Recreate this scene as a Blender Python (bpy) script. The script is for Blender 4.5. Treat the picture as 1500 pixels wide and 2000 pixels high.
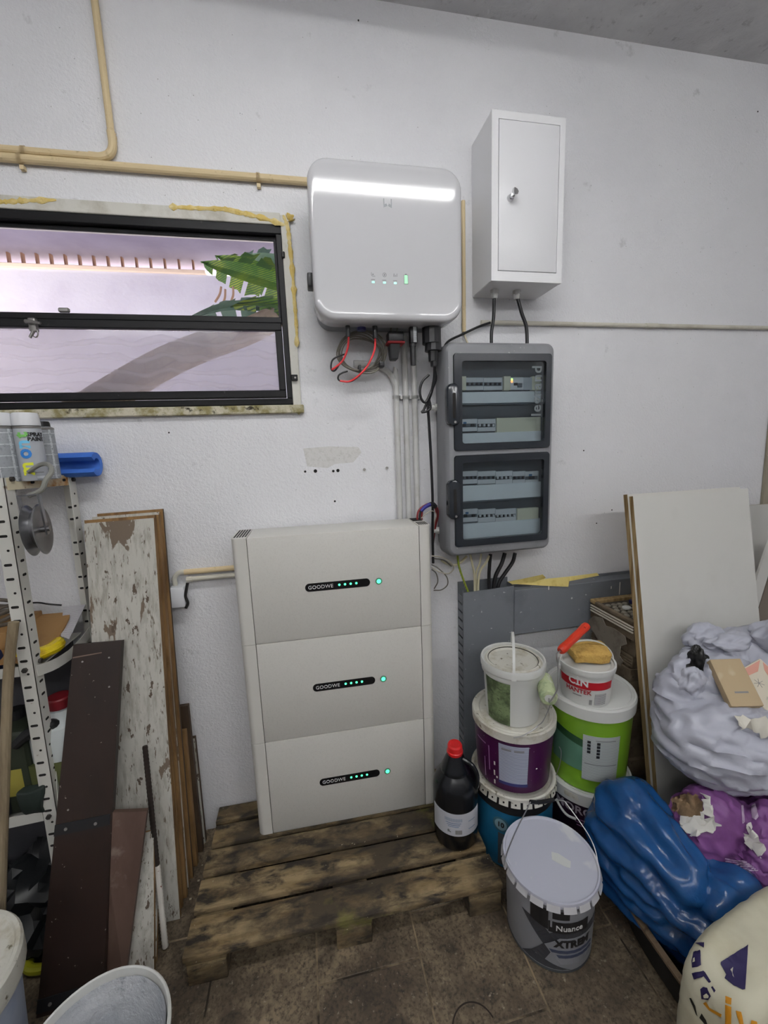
import bpy, bmesh, math, random
import numpy as np
from mathutils import Vector, Matrix, noise
for o in list(bpy.data.objects): bpy.data.objects.remove(o)
random.seed(7)
S = bpy.context.scene; COL = S.collection
V = Vector; PI = math.pi
# ------------------------------------------------------------------ camera
FPX = 804.36; CAM = V((.2588, -1.6176, 1.5528))
_y, _p, _r = .1873, .1575, -.0378
_f = V((math.sin(_y)*math.cos(_p), math.cos(_y)*math.cos(_p), -math.sin(_p)))
_rt = V((math.cos(_y), -math.sin(_y), 0)); _up = _rt.cross(_f)
RT = _rt*math.cos(_r) + _up*math.sin(_r); UP = -_rt*math.sin(_r) + _up*math.cos(_r); FW = _f
cd = bpy.data.cameras.new('camera'); cam = bpy.data.objects.new('camera', cd); COL.objects.link(cam)
cd.sensor_fit = 'HORIZONTAL'; cd.sensor_width = 36; cd.lens = 36*FPX/1500; cd.clip_start = .02
cam.matrix_world = Matrix(((RT.x, UP.x, -FW.x, CAM.x), (RT.y, UP.y, -FW.y, CAM.y), (RT.z, UP.z, -FW.z, CAM.z), (0, 0, 0, 1)))
S.camera = cam
def ray(u, v): return FW + RT*((u-750)/FPX) - UP*((v-1000)/FPX)
def W(u, v, y=0.0):            # photo pixel -> point on the plane y (parallel to the back wall)
    d = ray(u, v); return CAM + d*((y-CAM.y)/d.y)
def G(u, v, z=0.0):            # photo pixel -> point on the level plane z
    d = ray(u, v); return CAM + d*((z-CAM.z)/d.z)
# ------------------------------------------------------------------ world, lights, exposure
S.view_settings.view_transform = 'Standard'; S.view_settings.look = 'None'
S.view_settings.exposure = 0.07; S.view_settings.gamma = 1; S.view_settings.use_curve_mapping = False
wd = bpy.data.worlds.new('sky'); S.world = wd; wd.use_nodes = True
wn = wd.node_tree.nodes; wl = wd.node_tree.links
bg = wn['Background']; tc = wn.new('ShaderNodeTexCoord'); sp = wn.new('ShaderNodeSeparateXYZ'); cr = wn.new('ShaderNodeValToRGB')
wl.new(tc.outputs['Generated'], sp.inputs[0]); wl.new(sp.outputs['Z'], cr.inputs[0]); wl.new(cr.outputs[0], bg.inputs['Color'])
cr.color_ramp.elements[0].position = .3; cr.color_ramp.elements[0].color = (1, .84, .64, 1)
cr.color_ramp.elements[1].position = .5; cr.color_ramp.elements[1].color = (.84, .87, 1, 1)
bg.inputs['Strength'].default_value = 7.2
MAIN = V((.40, -1.27, 2.99)); MAIN_L = 1.6; MAIN_E = 58; FILL_E = 41; LIGHT_COL = (.985, .985, .975)
FILL_TUBES = [(V((-1.15, -3.53, 2.955)), 1.5), (V((.6, -3.53, 2.955)), 1.5), (V((2.35, -3.53, 2.955)), 1.5)]  # unseen tubes added as fill, to brighten the lower objects
# ------------------------------------------------------------------ materials
def mat(name, col, rough=.5, metal=0, layers=(), bump=None, emit=None, spec=.5, coat=0, trans=0, coord='Object', alpha=1, ior=1.45):
    m = bpy.data.materials.new(name); m.use_nodes = True
    N = m.node_tree.nodes; L = m.node_tree.links; b = N['Principled BSDF']
    b.inputs['Roughness'].default_value = rough; b.inputs['Metallic'].default_value = metal
    b.inputs['Specular IOR Level'].default_value = spec; b.inputs['Coat Weight'].default_value = coat
    b.inputs['Coat Roughness'].default_value = .1
    b.inputs['Transmission Weight'].default_value = trans; b.inputs['IOR'].default_value = ior; b.inputs['Alpha'].default_value = alpha
    if emit: b.inputs['Emission Color'].default_value = (*emit[0], 1); b.inputs['Emission Strength'].default_value = emit[1]
    b.inputs['Base Color'].default_value = (*col, 1)
    if layers or bump:
        t = N.new('ShaderNodeTexCoord')
        if coord == 'World':
            t = N.new('ShaderNodeNewGeometry'); src = t.outputs['Position']
        else: src = t.outputs[coord]
        def tex(kind, scale, detail, dist):
            mp = N.new('ShaderNodeMapping'); L.new(src, mp.inputs[0])
            sc = scale if isinstance(scale, (tuple, list)) else (scale,)*3
            mp.inputs['Scale'].default_value = sc; mp.inputs['Location'].default_value = [random.uniform(0, 9) for _ in range(3)]
            if kind == 'brick':
                mp.inputs['Rotation'].default_value = (-PI/2, 0, 0); x = N.new('ShaderNodeTexBrick'); x.inputs['Scale'].default_value = 1; x.inputs['Mortar Size'].default_value = .03
                x.inputs['Brick Width'].default_value = .6; x.inputs['Row Height'].default_value = .7; x.offset = 0; o = x.outputs['Fac']
            elif kind == 'vor':
                x = N.new('ShaderNodeTexVoronoi'); x.inputs['Scale'].default_value = 1; o = x.outputs['Distance']
            elif kind == 'crease':
                x = N.new('ShaderNodeTexVoronoi'); x.feature = 'DISTANCE_TO_EDGE'; x.inputs['Scale'].default_value = 1; o = x.outputs['Distance']
            elif kind == 'wave':
                x = N.new('ShaderNodeTexWave'); x.inputs['Scale'].default_value = 1; x.inputs['Distortion'].default_value = dist; x.bands_direction = 'XYZ'[max(range(3), key=lambda i: sc[i])]
                x.inputs['Detail'].default_value = detail; o = x.outputs['Fac']
            else:
                x = N.new('ShaderNodeTexNoise'); x.inputs['Scale'].default_value = 1; x.inputs['Detail'].default_value = detail
                x.inputs['Roughness'].default_value = .62; x.inputs['Distortion'].default_value = dist; o = x.outputs['Fac']
            L.new(mp.outputs[0], x.inputs['Vector']); return o
        prev = None
        for ly in layers:                              # (kind, scale, lo, hi, colour, detail, distortion)
            kind, scale, lo, hi, c = ly[:5]; detail = ly[5] if len(ly) > 5 else 4; dist = ly[6] if len(ly) > 6 else 0
            o = tex(kind, scale, detail, dist)
            r = N.new('ShaderNodeMapRange'); r.inputs['From Min'].default_value = lo; r.inputs['From Max'].default_value = hi
            L.new(o, r.inputs['Value'])
            mx = N.new('ShaderNodeMix'); mx.data_type = 'RGBA'
            L.new(r.outputs[0], mx.inputs['Factor'])
            if prev is None: mx.inputs[6].default_value = (*col, 1)
            else: L.new(prev, mx.inputs[6])
            mx.inputs[7].default_value = (*c, 1); prev = mx.outputs[2]
        if prev is not None: L.new(prev, b.inputs['Base Color'])
        if bump:
            bl = bump if isinstance(bump, list) else [bump]; pn = None
            for kind, scale, strength, dist, detail in bl:
                o = tex(kind, scale, detail, 0); bp = N.new('ShaderNodeBump')
                bp.inputs['Strength'].default_value = strength; bp.inputs['Distance'].default_value = dist
                L.new(o, bp.inputs['Height'])
                if pn is not None: L.new(pn, bp.inputs['Normal'])
                pn = bp.outputs[0]
            L.new(pn, b.inputs['Normal'])
    return m
def rgb(r, g, b):               # sRGB 0..255 -> linear
    f = lambda c: c/12.92 if c <= .04045 else ((c+.055)/1.055)**2.4
    return tuple(f(x/255) for x in (r, g, b))
# ------------------------------------------------------------------ mesh helpers
def BM(): return bmesh.new()
def box(bm, x0, x1, y0, y1, z0, z1):
    vs = [bm.verts.new(p) for p in ((x0,y0,z0),(x1,y0,z0),(x1,y1,z0),(x0,y1,z0),(x0,y0,z1),(x1,y0,z1),(x1,y1,z1),(x0,y1,z1))]
    for f in ((3,2,1,0),(4,5,6,7),(0,1,5,4),(1,2,6,5),(2,3,7,6),(3,0,4,7)): bm.faces.new([vs[i] for i in f])
    return bm
def rbox(x0, x1, y0, y1, z0, z1, r=.003, n=2):
    bm = box(BM(), x0, x1, y0, y1, z0, z1)
    if r: bmesh.ops.bevel(bm, geom=bm.edges[:], offset=r, segments=n, affect='EDGES', profile=.5)
    return bm
def loft(bm, rings, cap0=True, cap1=True, closed=True):
    R = [[bm.verts.new(p) for p in r] for r in rings]; n = len(R[0])
    for a, b in zip(R, R[1:]):
        for i in range(n if closed else n-1):
            j = (i+1) % n; bm.faces.new((a[i], a[j], b[j], b[i]))
    if cap0: bm.faces.new(R[0][::-1])
    if cap1: bm.faces.new(R[-1])
    return bm
def lathe(bm, prof, n=40, c=(0, 0, 0), cap0=True, cap1=True, a0=0, a1=2*PI):
    full = abs(a1-a0) > 6.28; k = n if full else n+1
    rings = [[(c[0]+r*math.cos(a0+(a1-a0)*i/n), c[1]+r*math.sin(a0+(a1-a0)*i/n), c[2]+z) for i in range(k)] for r, z in prof]
    return loft(bm, rings, cap0 and full, cap1 and full, full)
def frame_of(d):
    d = d.normalized(); a = V((0, 0, 1)) if abs(d.z) < .9 else V((1, 0, 0)); x = a.cross(d).normalized(); return x, d.cross(x)
def cyl(bm, p0, p1, r0, r1=None, n=14):
    p0, p1 = V(p0), V(p1); r1 = r0 if r1 is None else r1; x, y = frame_of(p1-p0)
    return loft(bm, [[p+x*(r*math.cos(2*PI*i/n))+y*(r*math.sin(2*PI*i/n)) for i in range(n)] for p, r in ((p0, r0), (p1, r1))])
def smooth_path(pts, sub=6):
    pts = [V(p) for p in pts]
    if len(pts) < 3: return pts
    P = [pts[0]*2-pts[1]] + pts + [pts[-1]*2-pts[-2]]; out = []
    for i in range(1, len(P)-2):
        for k in range(sub):
            t = k/sub; a, b, c, d = P[i-1:i+3]
            out.append(.5*((2*b)+(c-a)*t+(2*a-5*b+4*c-d)*t*t+(3*b-a-3*c+d)*t**3))
    return out+[pts[-1]]
def tube(bm, pts, r, n=8, sub=6, taper=None):
    P = smooth_path(pts, sub) if sub > 1 else [V(p) for p in pts]; rings = []; x = None
    for i, p in enumerate(P):
        d = (P[min(i+1, len(P)-1)]-P[max(i-1, 0)]).normalized()
        if x is None: x, y = frame_of(d)
        else:
            x = (x-d*x.dot(d)).normalized(); y = d.cross(x)
        rr = r if taper is None else r*(taper[0]+(taper[1]-taper[0])*i/(len(P)-1))
        rings.append([p+x*(rr*math.cos(2*PI*k/n))+y*(rr*math.sin(2*PI*k/n)) for k in range(n)])
    return loft(bm, rings)
def prism(bm, pts, ext):       # planar outline -> solid
    pts = [V(p) for p in pts]; e = V(ext)
    a = [bm.verts.new(p) for p in pts]; b = [bm.verts.new(p+e) for p in pts]; n = len(pts)
    bm.faces.new(a[::-1]); bm.faces.new(b)
    for i in range(n): bm.faces.new((a[i], a[(i+1) % n], b[(i+1) % n], b[i]))
    bmesh.ops.recalc_face_normals(bm, faces=bm.faces[:]); return bm
def rr(w, h, r, n=5, cx=0, cz=0):  # rounded rectangle outline in (x, z)
    out = []
    for sx, sz, a in ((1, 1, 0), (-1, 1, 90), (-1, -1, 180), (1, -1, 270)):
        for i in range(n+1):
            t = math.radians(a+90*i/n); out.append((cx+sx*(w/2-r)+r*math.cos(t), cz+sz*(h/2-r)+r*math.sin(t)))
    return out
def wmat(o): return (wmat(o.parent) @ o.matrix_parent_inverse if o.parent else Matrix.Identity(4)) @ o.matrix_basis
def obj(name, bm, m, parent=None, world=False, smooth=25):
    me = bpy.data.meshes.new(name); bmesh.ops.recalc_face_normals(bm, faces=bm.faces[:]); bm.to_mesh(me); bm.free()
    if smooth:
        me.polygons.foreach_set('use_smooth', [True]*len(me.polygons)); me.set_sharp_from_angle(angle=math.radians(smooth))
    for k in (m if isinstance(m, (list, tuple)) else [m]): me.materials.append(k)
    o = bpy.data.objects.new(name, me); COL.objects.link(o)
    if parent:
        o.parent = parent
        if world:
            o.matrix_parent_inverse = wmat(parent).inverted()
    return o
def tag(o, label=None, cat=None, group=None, kind=None):
    if label: o['label'] = label
    if cat: o['category'] = cat
    if group: o['group'] = group
    if kind: o['kind'] = kind
    return o
def thing(name, label, cat, loc=(0, 0, 0), rz=0, group=None):
    o = bpy.data.objects.new(name, None); COL.objects.link(o); o.location = loc; o.rotation_euler = (0, 0, rz); o.empty_display_size = .05
    return tag(o, label, cat, group)
def solo(name, bm, m, label, cat, group=None, smooth=25):   # one-mesh thing, origin moved to the middle of its base
    bm.verts.ensure_lookup_table(); xs = [v.co for v in bm.verts]
    c = V(((min(p.x for p in xs)+max(p.x for p in xs))/2, (min(p.y for p in xs)+max(p.y for p in xs))/2, min(p.z for p in xs)))
    for v in bm.verts: v.co -= c
    o = obj(name, bm, m, smooth=smooth); o.location = c; return tag(o, label, cat, group)
def text_bm(s, size, ext=.0006, align='CENTER', shear=0, bold=0, space=1):
    cu = bpy.data.curves.new('lettering', 'FONT'); cu.body = s; cu.size = size; cu.extrude = ext; cu.align_x = align; cu.align_y = 'CENTER'
    cu.shear = shear; cu.offset = bold; cu.resolution_u = 3; cu.space_character = space
    t = bpy.data.objects.new('lettering', cu); COL.objects.link(t)
    me = bpy.data.meshes.new_from_object(t.evaluated_get(bpy.context.evaluated_depsgraph_get()))
    bpy.data.objects.remove(t); bpy.data.curves.remove(cu)
    bm = BM(); bm.from_mesh(me); bpy.data.meshes.remove(me); return bm
def text_flat(s, size, loc, m, parent, name='lettering', rot=0, world=False, normal='-y', **kw):
    bm = text_bm(s, size, **kw); A = Matrix.Rotation(rot, 4, 'Z')
    B = Matrix.Rotation(PI/2, 4, 'X') if normal == '-y' else Matrix.Identity(4)
    bm.transform(Matrix.Translation(V(loc)) @ B @ A); return obj(name, bm, m, parent, world, smooth=0)
def wrap(bm, r, az, z, dz_in=0, taper=0):   # flat (x right, y up) -> on the cylinder r around local z, facing azimuth az
    for v in bm.verts:
        x, y, d = v.co; r0 = r(z) if callable(r) else r; R = (r(z+y) if callable(r) else r+taper*y)+d; a = az+x/r0
        v.co = (R*math.cos(a), R*math.sin(a), z+y)
    return bm
def text_wrap(s, size, r, az, z, m, parent, name='lettering', taper=0, rot=0, **kw):
    bm = text_bm(s, size, **kw)
    if rot: bm.transform(Matrix.Rotation(rot, 4, 'Z'))
    r1 = (lambda q: r(q)+.0022) if callable(r) else r+.0008
    return obj(name, wrap(bm, r1, az, z, taper=taper), m, parent, smooth=0)
def patch(w, h, t=.0008, nx=14, ny=2, x0=0, y0=0):   # thin sheet in the xy plane for wrap()
    bm = BM(); rows = []
    for lvl in (0, t):
        rows.append([[bm.verts.new((x0-w/2+w*i/nx, y0-h/2+h*j/ny, lvl)) for i in range(nx+1)] for j in range(ny+1)])
    for k, g in enumerate(rows):
        for j in range(ny):
            for i in range(nx):
                q = (g[j][i], g[j][i+1], g[j+1][i+1], g[j+1][i]); bm.faces.new(q if k else q[::-1])
    a, b = rows
    per = [(j, 0) for j in range(ny+1)][::-1]+[(0, i) for i in range(1, nx+1)]+[(j, nx) for j in range(1, ny+1)]+[(ny, i) for i in range(nx-1, 0, -1)]
    for p, q in zip(per, per[1:]+per[:1]): bm.faces.new((a[p[0]][p[1]], a[q[0]][q[1]], b[q[0]][q[1]], b[p[0]][p[1]]))
    return bm
def label_wrap(name, w, h, r, az, z, m, parent, taper=0, **kw):
    if callable(r): lift = kw.pop('lift', .0006); r1 = lambda q: r(q)+lift
    else: r1 = r
    return obj(name, wrap(patch(w, h, **kw), r1, az, z, taper=taper), m, parent)
def cone(r0, z0, r1, z1): return lambda z: r0+(r1-r0)*(z-z0)/(z1-z0)
def cam_az(x, y): return math.atan2(CAM.y-y, CAM.x-x)
def fold(p, s, k=(1, 1, 1)):   # ridged noise for creased plastic
    q = V((p.x*k[0], p.y*k[1], p.z*k[2]))*s; return 1.6*(1-min(1, abs(noise.noise(q))*1.5))**2

_cr = random.Random(5); CDIR = [(V((_cr.gauss(0, 1), _cr.gauss(0, 1), _cr.gauss(0, 1))).normalized(), _cr.uniform(.6, 1.5), _cr.random()) for _ in range(9)]
def crumple(p, f, k=(1, 1, 1)):   # facets and sharp creases, like crushed film
    q = V((p.x*k[0], p.y*k[1], p.z*k[2])); w = noise.noise_vector(q*f*.7)*(.35/f); q = q+w; s = 0
    for d, m, ph in CDIR: s += abs(((q.dot(d)*f*m+ph) % 1)-.5)*2
    return s/len(CDIR)*2-1
# ================================================================== THE SETTING
def st(o, label=None): o['kind'] = 'structure'; o['category'] = o.name.split('_')[0]; o['label'] = label or o.name; return o
m_wall = mat('white_plaster', rgb(228, 228, 231), .75, layers=[('noise', 1.3, .45, .75, rgb(218, 218, 222), 5), ('noise', 9, .66, .74, rgb(196, 196, 198), 6), ('vor', 26, .05, .02, rgb(150, 150, 150))],
             bump=[('noise', 110, .6, .006, 3), ('noise', 14, .22, .008, 3)], coord='World')
m_ceil = mat('raw_concrete_ceiling', rgb(222, 222, 223), .9, layers=[('noise', 2.2, .42, .62, rgb(200, 200, 202), 6), ('noise', 30, .6, .75, rgb(170, 170, 172), 4)], bump=[('noise', 30, .5, .01, 4)], coord='World')
WX0, WX1, WZ0, WZ1 = -1.36, .262, 1.694, 2.362
bm = BM()
box(bm, -2.3, WX0, 0, .2, 0, 3.05); box(bm, WX1, 3.2, 0, .2, 0, 3.05); box(bm, WX0, WX1, 0, .2, 0, WZ0); box(bm, WX0, WX1, 0, .2, WZ1, 3.05)
wall_back = st(obj('wall_back', bm, m_wall, smooth=0), 'rough white plastered wall behind the inverter and the batteries')
st(obj('wall_left', box(BM(), -2.5, -2.3, -3.6, .2, 0, 3.05), m_wall, smooth=0), 'white plastered side wall beyond the shelf')
st(obj('wall_right', box(BM(), 3.2, 3.4, -3.6, .2, 0, 3.05), m_wall, smooth=0), 'white plastered side wall beyond the bags')
st(obj('wall_front', box(BM(), -2.5, 3.4, -3.8, -3.6, 0, 3.05), m_wall, smooth=0), 'white plastered wall behind the camera')
st(obj('ceiling', box(BM(), -2.5, 3.4, -3.8, .2, 3.05, 3.15), m_ceil, smooth=0), 'rough grey concrete ceiling')
# traces of a removed fitting on the wall
m_patch = mat('bare_plaster', rgb(214, 213, 211), .9, layers=[('noise', 60, .5, .6, rgb(204, 203, 200), 5), ('noise', 160, .66, .74, rgb(150, 150, 148), 3)], bump=[('noise', 150, .5, .003, 4)])
m_hole = mat('dark_hole', (.012, .011, .01), .9); m_screw = mat('screw_zinc', (.35, .34, .32), .4, .8)
a = [(592, 876), (640, 872), (700, 873), (706, 884), (690, 903), (655, 906), (640, 914), (600, 911)]
obj('plaster_patch', prism(BM(), [W(u, v, -.0006) for u, v in a], (0, .0016, 0)), m_patch, wall_back, True)
for u, v, r in ((596, 921, .0045), (616, 920, .007), (651, 920, .005), (660, 919, .0065), (654, 979, .004)):
    p = W(u, v, 0); obj('screw_hole', cyl(BM(), p+V((0, -.0012, 0)), p+V((0, .01, 0)), r, n=10), m_hole, wall_back, True)
for u, v in ((711, 917), (755, 914)):
    p = W(u, v, 0); bm = cyl(BM(), p+V((0, -.006, 0)), p+V((0, .01, 0)), .0035, n=8); cyl(bm, p+V((0, -.009, 0)), p+V((0, -.006, 0)), .006, .0055, n=10)
    obj('wall_screw', bm, m_screw, wall_back, True)
for u, v in ((1195, 996), (1165, 1022), (1480, 218), (700, 40), (330, 845), (1140, 880)):
    p = W(u, v, 0); obj('wall_pit', cyl(BM(), p+V((0, -.0008, 0)), p+V((0, .004, 0)), .003, n=8), m_hole, wall_back, True)
# ---- floor of grimy tiles
m_tile = mat('grimy_floor_tile', rgb(142, 126, 102), .62, layers=[('noise', 3.2, .36, .60, rgb(84, 72, 58), 9, .4), ('noise', 17, .42, .74, rgb(56, 48, 40), 10, .2), ('noise', 110, .46, .72, rgb(44, 38, 32), 8), ('noise', 70, .62, .74, rgb(150, 140, 122), 7), ('noise', 2.1, .62, .72, rgb(72, 48, 26), 6, .5)],
             bump=[('noise', 26, .5, .004, 6), ('noise', 120, .4, .002, 4)], coord='World')
m_grout = mat('tile_grout', rgb(142, 126, 102), .9, layers=[('noise', 6, .40, .56, rgb(44, 38, 30), 7)], bump=('noise', 90, .5, .003, 4), coord='World')
floor = st(obj('floor', box(BM(), -2.5, 3.4, -3.8, .2, -.1, -.0018), m_grout, smooth=0), 'floor of grimy square tiles with dirty joints')
PT = .313; off = {0: -.612, 1: -.80, 2: -.66, -1: -.70}
tile_me = None
for i in range(-7, 9):
    y = off.get(i, -.62-.09*(i % 3))
    while y > -1.9: y -= PT
    while y < .0:
        if tile_me is None:
            o = obj('floor_tile', rbox(-PT/2+.0028, PT/2-.0028, -PT/2+.0028, PT/2-.0028, -.012, 0, .0014, 1), m_tile, floor); tile_me = o.data
        else:
            o = bpy.data.objects.new('floor_tile', tile_me); COL.objects.link(o); o.parent = floor
        o.location = (.198+PT*(i+.5), y+PT/2, random.uniform(-.0006, .0004)); y += PT
m_ring = mat('rust_ring_mark', rgb(38, 30, 24), .8)
c = G(912, 2010); bm = BM(); lathe(bm, [(.058, .0003), (.060, .0008), (.062, .0003)], 40, (c.x+.02, c.y-.01, 0), False, False, math.radians(15), math.radians(200))
obj('ring_mark', bm, m_ring, floor, True)
# ---- window
def glass(name, tint, haze, hcol, wav=False):
    m = bpy.data.materials.new(name); m.use_nodes = True; N = m.node_tree.nodes; L = m.node_tree.links; N.remove(N['Principled BSDF'])
    tr = N.new('ShaderNodeBsdfTransparent'); tr.inputs[0].default_value = (*tint, 1); gl = N.new('ShaderNodeBsdfGlossy'); gl.inputs['Roughness'].default_value = .02
    fr = N.new('ShaderNodeFresnel'); fr.inputs[0].default_value = 1.45; m1 = N.new('ShaderNodeMixShader')
    L.new(fr.outputs[0], m1.inputs[0]); L.new(tr.outputs[0], m1.inputs[1]); L.new(gl.outputs[0], m1.inputs[2]); out = m1.outputs[0]
    if haze:
        df = N.new('ShaderNodeBsdfTranslucent'); df.inputs[0].default_value = (*hcol, 1); d2 = N.new('ShaderNodeBsdfDiffuse'); d2.inputs[0].default_value = (*hcol, 1)
        md = N.new('ShaderNodeMixShader'); L.new(df.outputs[0], md.inputs[1]); L.new(d2.outputs[0], md.inputs[2]); md.inputs[0].default_value = .5
        t = N.new('ShaderNodeTexCoord'); mp = N.new('ShaderNodeMapping'); L.new(t.outputs['Object'], mp.inputs[0])
        w = N.new('ShaderNodeTexWave'); w.bands_direction = 'Z'; w.inputs['Scale'].default_value = 2.6; w.inputs['Distortion'].default_value = 7; w.inputs['Detail'].default_value = 3; w.inputs['Detail Scale'].default_value = 1.1
        mp.inputs['Scale'].default_value = (1.6, 1, 2.4); L.new(mp.outputs[0], w.inputs['Vector'])
        r = N.new('ShaderNodeMapRange'); r.inputs['From Min'].default_value = .55; r.inputs['To Min'].default_value = haze*.92; r.inputs['To Max'].default_value = min(1, haze*1.15)
        L.new(w.outputs['Fac'], r.inputs['Value']); m2 = N.new('ShaderNodeMixShader')
        L.new(r.outputs[0], m2.inputs[0]); L.new(out, m2.inputs[1]); L.new(md.outputs[0], m2.inputs[2]); out = m2.outputs[0]
    L.new(out, N['Material Output'].inputs[0]); return m
m_steel = mat('black_painted_steel', (.005, .005, .006), .45, spec=.3, layers=[('noise', 40, .66, .76, (.09, .09, .09), 5)], bump=('noise', 60, .2, .002, 4))
m_case = mat('window_casing_paint', rgb(206, 204, 196), .7, layers=[('noise', 12, .5, .7, rgb(180, 176, 164), 6)], bump=('noise', 50, .4, .003, 4))
m_sill = mat('mouldy_sill', rgb(196, 190, 170), .85, layers=[('noise', 22, .42, .6, rgb(140, 132, 92), 7), ('noise', 34, .58, .68, rgb(52, 46, 34), 6)], bump=('noise', 60, .6, .006, 5))
m_foam = mat('yellow_expanding_foam', rgb(206, 180, 104), .8, layers=[('noise', 18, .45, .65, rgb(226, 212, 160), 5), ('noise', 40, .62, .72, rgb(150, 118, 52), 4)], bump=('noise', 70, .6, .006, 4))
m_pane = glass('window_glass', (.96, .96, .98), 0, (1, 1, 1)); m_pane2 = glass('grimy_rippled_glass', (.78, .77, .80), .27, (.70, .67, .73), True)
win = tag(thing('window_1', 'black steel window in a yellowed casing above the shelf', 'window', ((WX0+WX1)/2, 0, WZ0)), kind='structure')
fx0, fx1, fz0, fz1 = WX0+.028, .236, 1.721, 2.328
def wp(name, m, *b, r=.002): return obj(name, rbox(*b, r, 1), m, win, True)
wp('frame_bar', m_steel, fx0, fx1, -.008, .03, fz1-.028, fz1); wp('frame_bar', m_steel, fx0, fx1, -.004, .03, fz0, fz0+.022)
wp('frame_bar', m_steel, fx1-.02, fx1, -.006, .03, fz0+.022, fz1-.028); wp('frame_bar', m_steel, fx0, fx0+.02, -.006, .03, fz0+.022, fz1-.028)
wp('mid_bar', m_steel, fx0+.02, fx1-.02, -.006, .028, 2.006, 2.026)
wp('pane', m_pane, fx0+.02, fx1-.02, .010, .014, 2.026, fz1-.028, r=0)
wp('glazing_bead', m_steel, fx0+.02, fx1-.02, .014, .022, fz1-.042, fz1-.028); wp('glazing_bead', m_steel, fx1-.03, fx1-.02, .014, .022, 2.026, fz1-.042)
sash = wp('sash_rail', m_steel, fx0+.022, fx1-.022, -.016, .012, 1.978, 2.004)
for b in ((fx0+.022, fx1-.022, -.018, .012, fz0+.024, fz0+.05), (fx1-.046, fx1-.022, -.017, .012, fz0+.05, 1.978), (fx0+.022, fx0+.046, -.017, .012, fz0+.05, 1.978)): wp('sash_bar', m_steel, *b)
wp('sash_pane', m_pane2, fx0+.046, fx1-.046, -.004, 0, fz0+.05, 1.978, r=0)
# casing
wp('casing', m_case, fx1, WX1+.004, -.012, .06, fz0-.02, WZ1-.002); wp('casing', m_case, WX0, fx1, -.012, .06, fz1, WZ1+.004); wp('casing', m_case, WX0, fx0, -.012, .06, fz0, fz1)
wp('sill', m_sill, WX0, WX1+.012, -.02, .06, WZ0-.006, fz0-.003, r=.003)
def ragged(pts, rad, m, parent, name='sealant', flat=.45, seed=0):
    P = smooth_path([W(u, v, -.012) for u, v in pts], 8); bm = BM(); rings = []
    for i, p in enumerate(P):
        d = (P[min(i+1, len(P)-1)]-P[max(i-1, 0)]).normalized(); s = d.cross(V((0, 1, 0))).normalized()
        k = rad*(.55+.75*abs(noise.noise(V((i*.45+seed, 1.3, .2))))*1.7) * (.35 if i in (0, len(P)-1) else 1)
        rings.append([p+s*(k*math.cos(2*PI*j/9)*(1+.4*noise.noise(V((i*.7, j*.9, seed)))))+V((0, -1, 0))*(k*flat*math.sin(2*PI*j/9)) for j in range(9)])
    return obj(name, loft(bm, rings), m, parent, True)
ragged([(330, 404), (395, 407), (440, 409), (480, 418), (520, 428), (556, 440)], .009, m_foam, win)
ragged([(553, 420), (562, 445), (566, 480), (571, 530), (575, 585), (579, 640), (580, 678)], .008, m_foam, win, seed=3)
ragged([(-20, 394), (20, 394), (50, 392), (110, 391)], .008, m_foam, win, seed=7)
ragged([(560, 425), (566, 423), (570, 432)], .012, m_foam, win, seed=9)
ragged([(556, 800), (575, 800), (588, 806)], .010, m_sill, win, seed=5)
# small fittings: hinges, latch, keeper
m_zinc = mat('dull_zinc', (.28, .27, .26), .42, .85, bump=('noise', 90, .2, .002, 3))
p = W(575, 738, -.02); wp('hinge', m_steel, p.x-.012, p.x+.012, -.026, -.012, p.z-.01, p.z+.011); obj('hinge_screw', cyl(BM(), p+V((.003, -.008, 0)), p+V((.003, 0, 0)), .0035, n=8), m_zinc, win, True)
p = W(553, 499, -.01); wp('hinge', m_steel, p.x-.006, p.x+.006, -.02, -.004, p.z-.01, p.z+.01)
p = W(66, 630, -.02); lt = obj('latch', rbox(p.x-.011, p.x+.011, -.034, -.015, p.z-.03, p.z+.012, .004), m_zinc, win, True)
bm = cyl(BM(), p+V((-.012, -.022, -.002)), p+V((.034, -.03, -.01)), .006, .004, 8); cyl(bm, p+V((.004, -.016, -.03)), p+V((-.006, -.022, -.052)), .005, .004, 8); obj('latch_lever', bm, m_zinc, win, True)
p = W(68, 650, -.03); bm = BM(); tube(bm, [p+V((.009*math.cos(t), 0, .014*math.sin(t))) for t in [i*PI/6 for i in range(13)]], .0018, 6, 1); obj('latch_ring', bm, m_zinc, win, True)
p = W(126, 607, -.01); wp('keeper', m_zinc, p.x-.016, p.x+.016, -.018, -.006, p.z-.006, p.z+.008, r=.003)
# ---- outside the window
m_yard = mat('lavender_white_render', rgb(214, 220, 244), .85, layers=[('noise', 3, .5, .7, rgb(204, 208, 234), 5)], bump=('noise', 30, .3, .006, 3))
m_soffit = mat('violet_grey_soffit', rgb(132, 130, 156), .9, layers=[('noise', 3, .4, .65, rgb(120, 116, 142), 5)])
YW = 2.0; ztop = W(200, 530, YW).z
yard = st(obj('wall_yard', box(BM(), -5, 3.5, YW, YW+.15, -.1, ztop), m_yard, smooth=0), 'sunlit white wall across the yard')
obj('coping', rbox(-5, W(402, 540, YW).x, YW-.02, YW+.17, ztop, ztop+.03, .004, 1), mat('coping', rgb(240, 226, 214), .8), yard)
zs = W(200, 502, YW+.06).z
st(obj('ceiling_yard', box(BM(), -5, 3.5, .2, YW+.25, zs, zs+.2), m_soffit, smooth=0), 'violet grey underside of the yard roof')
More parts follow.
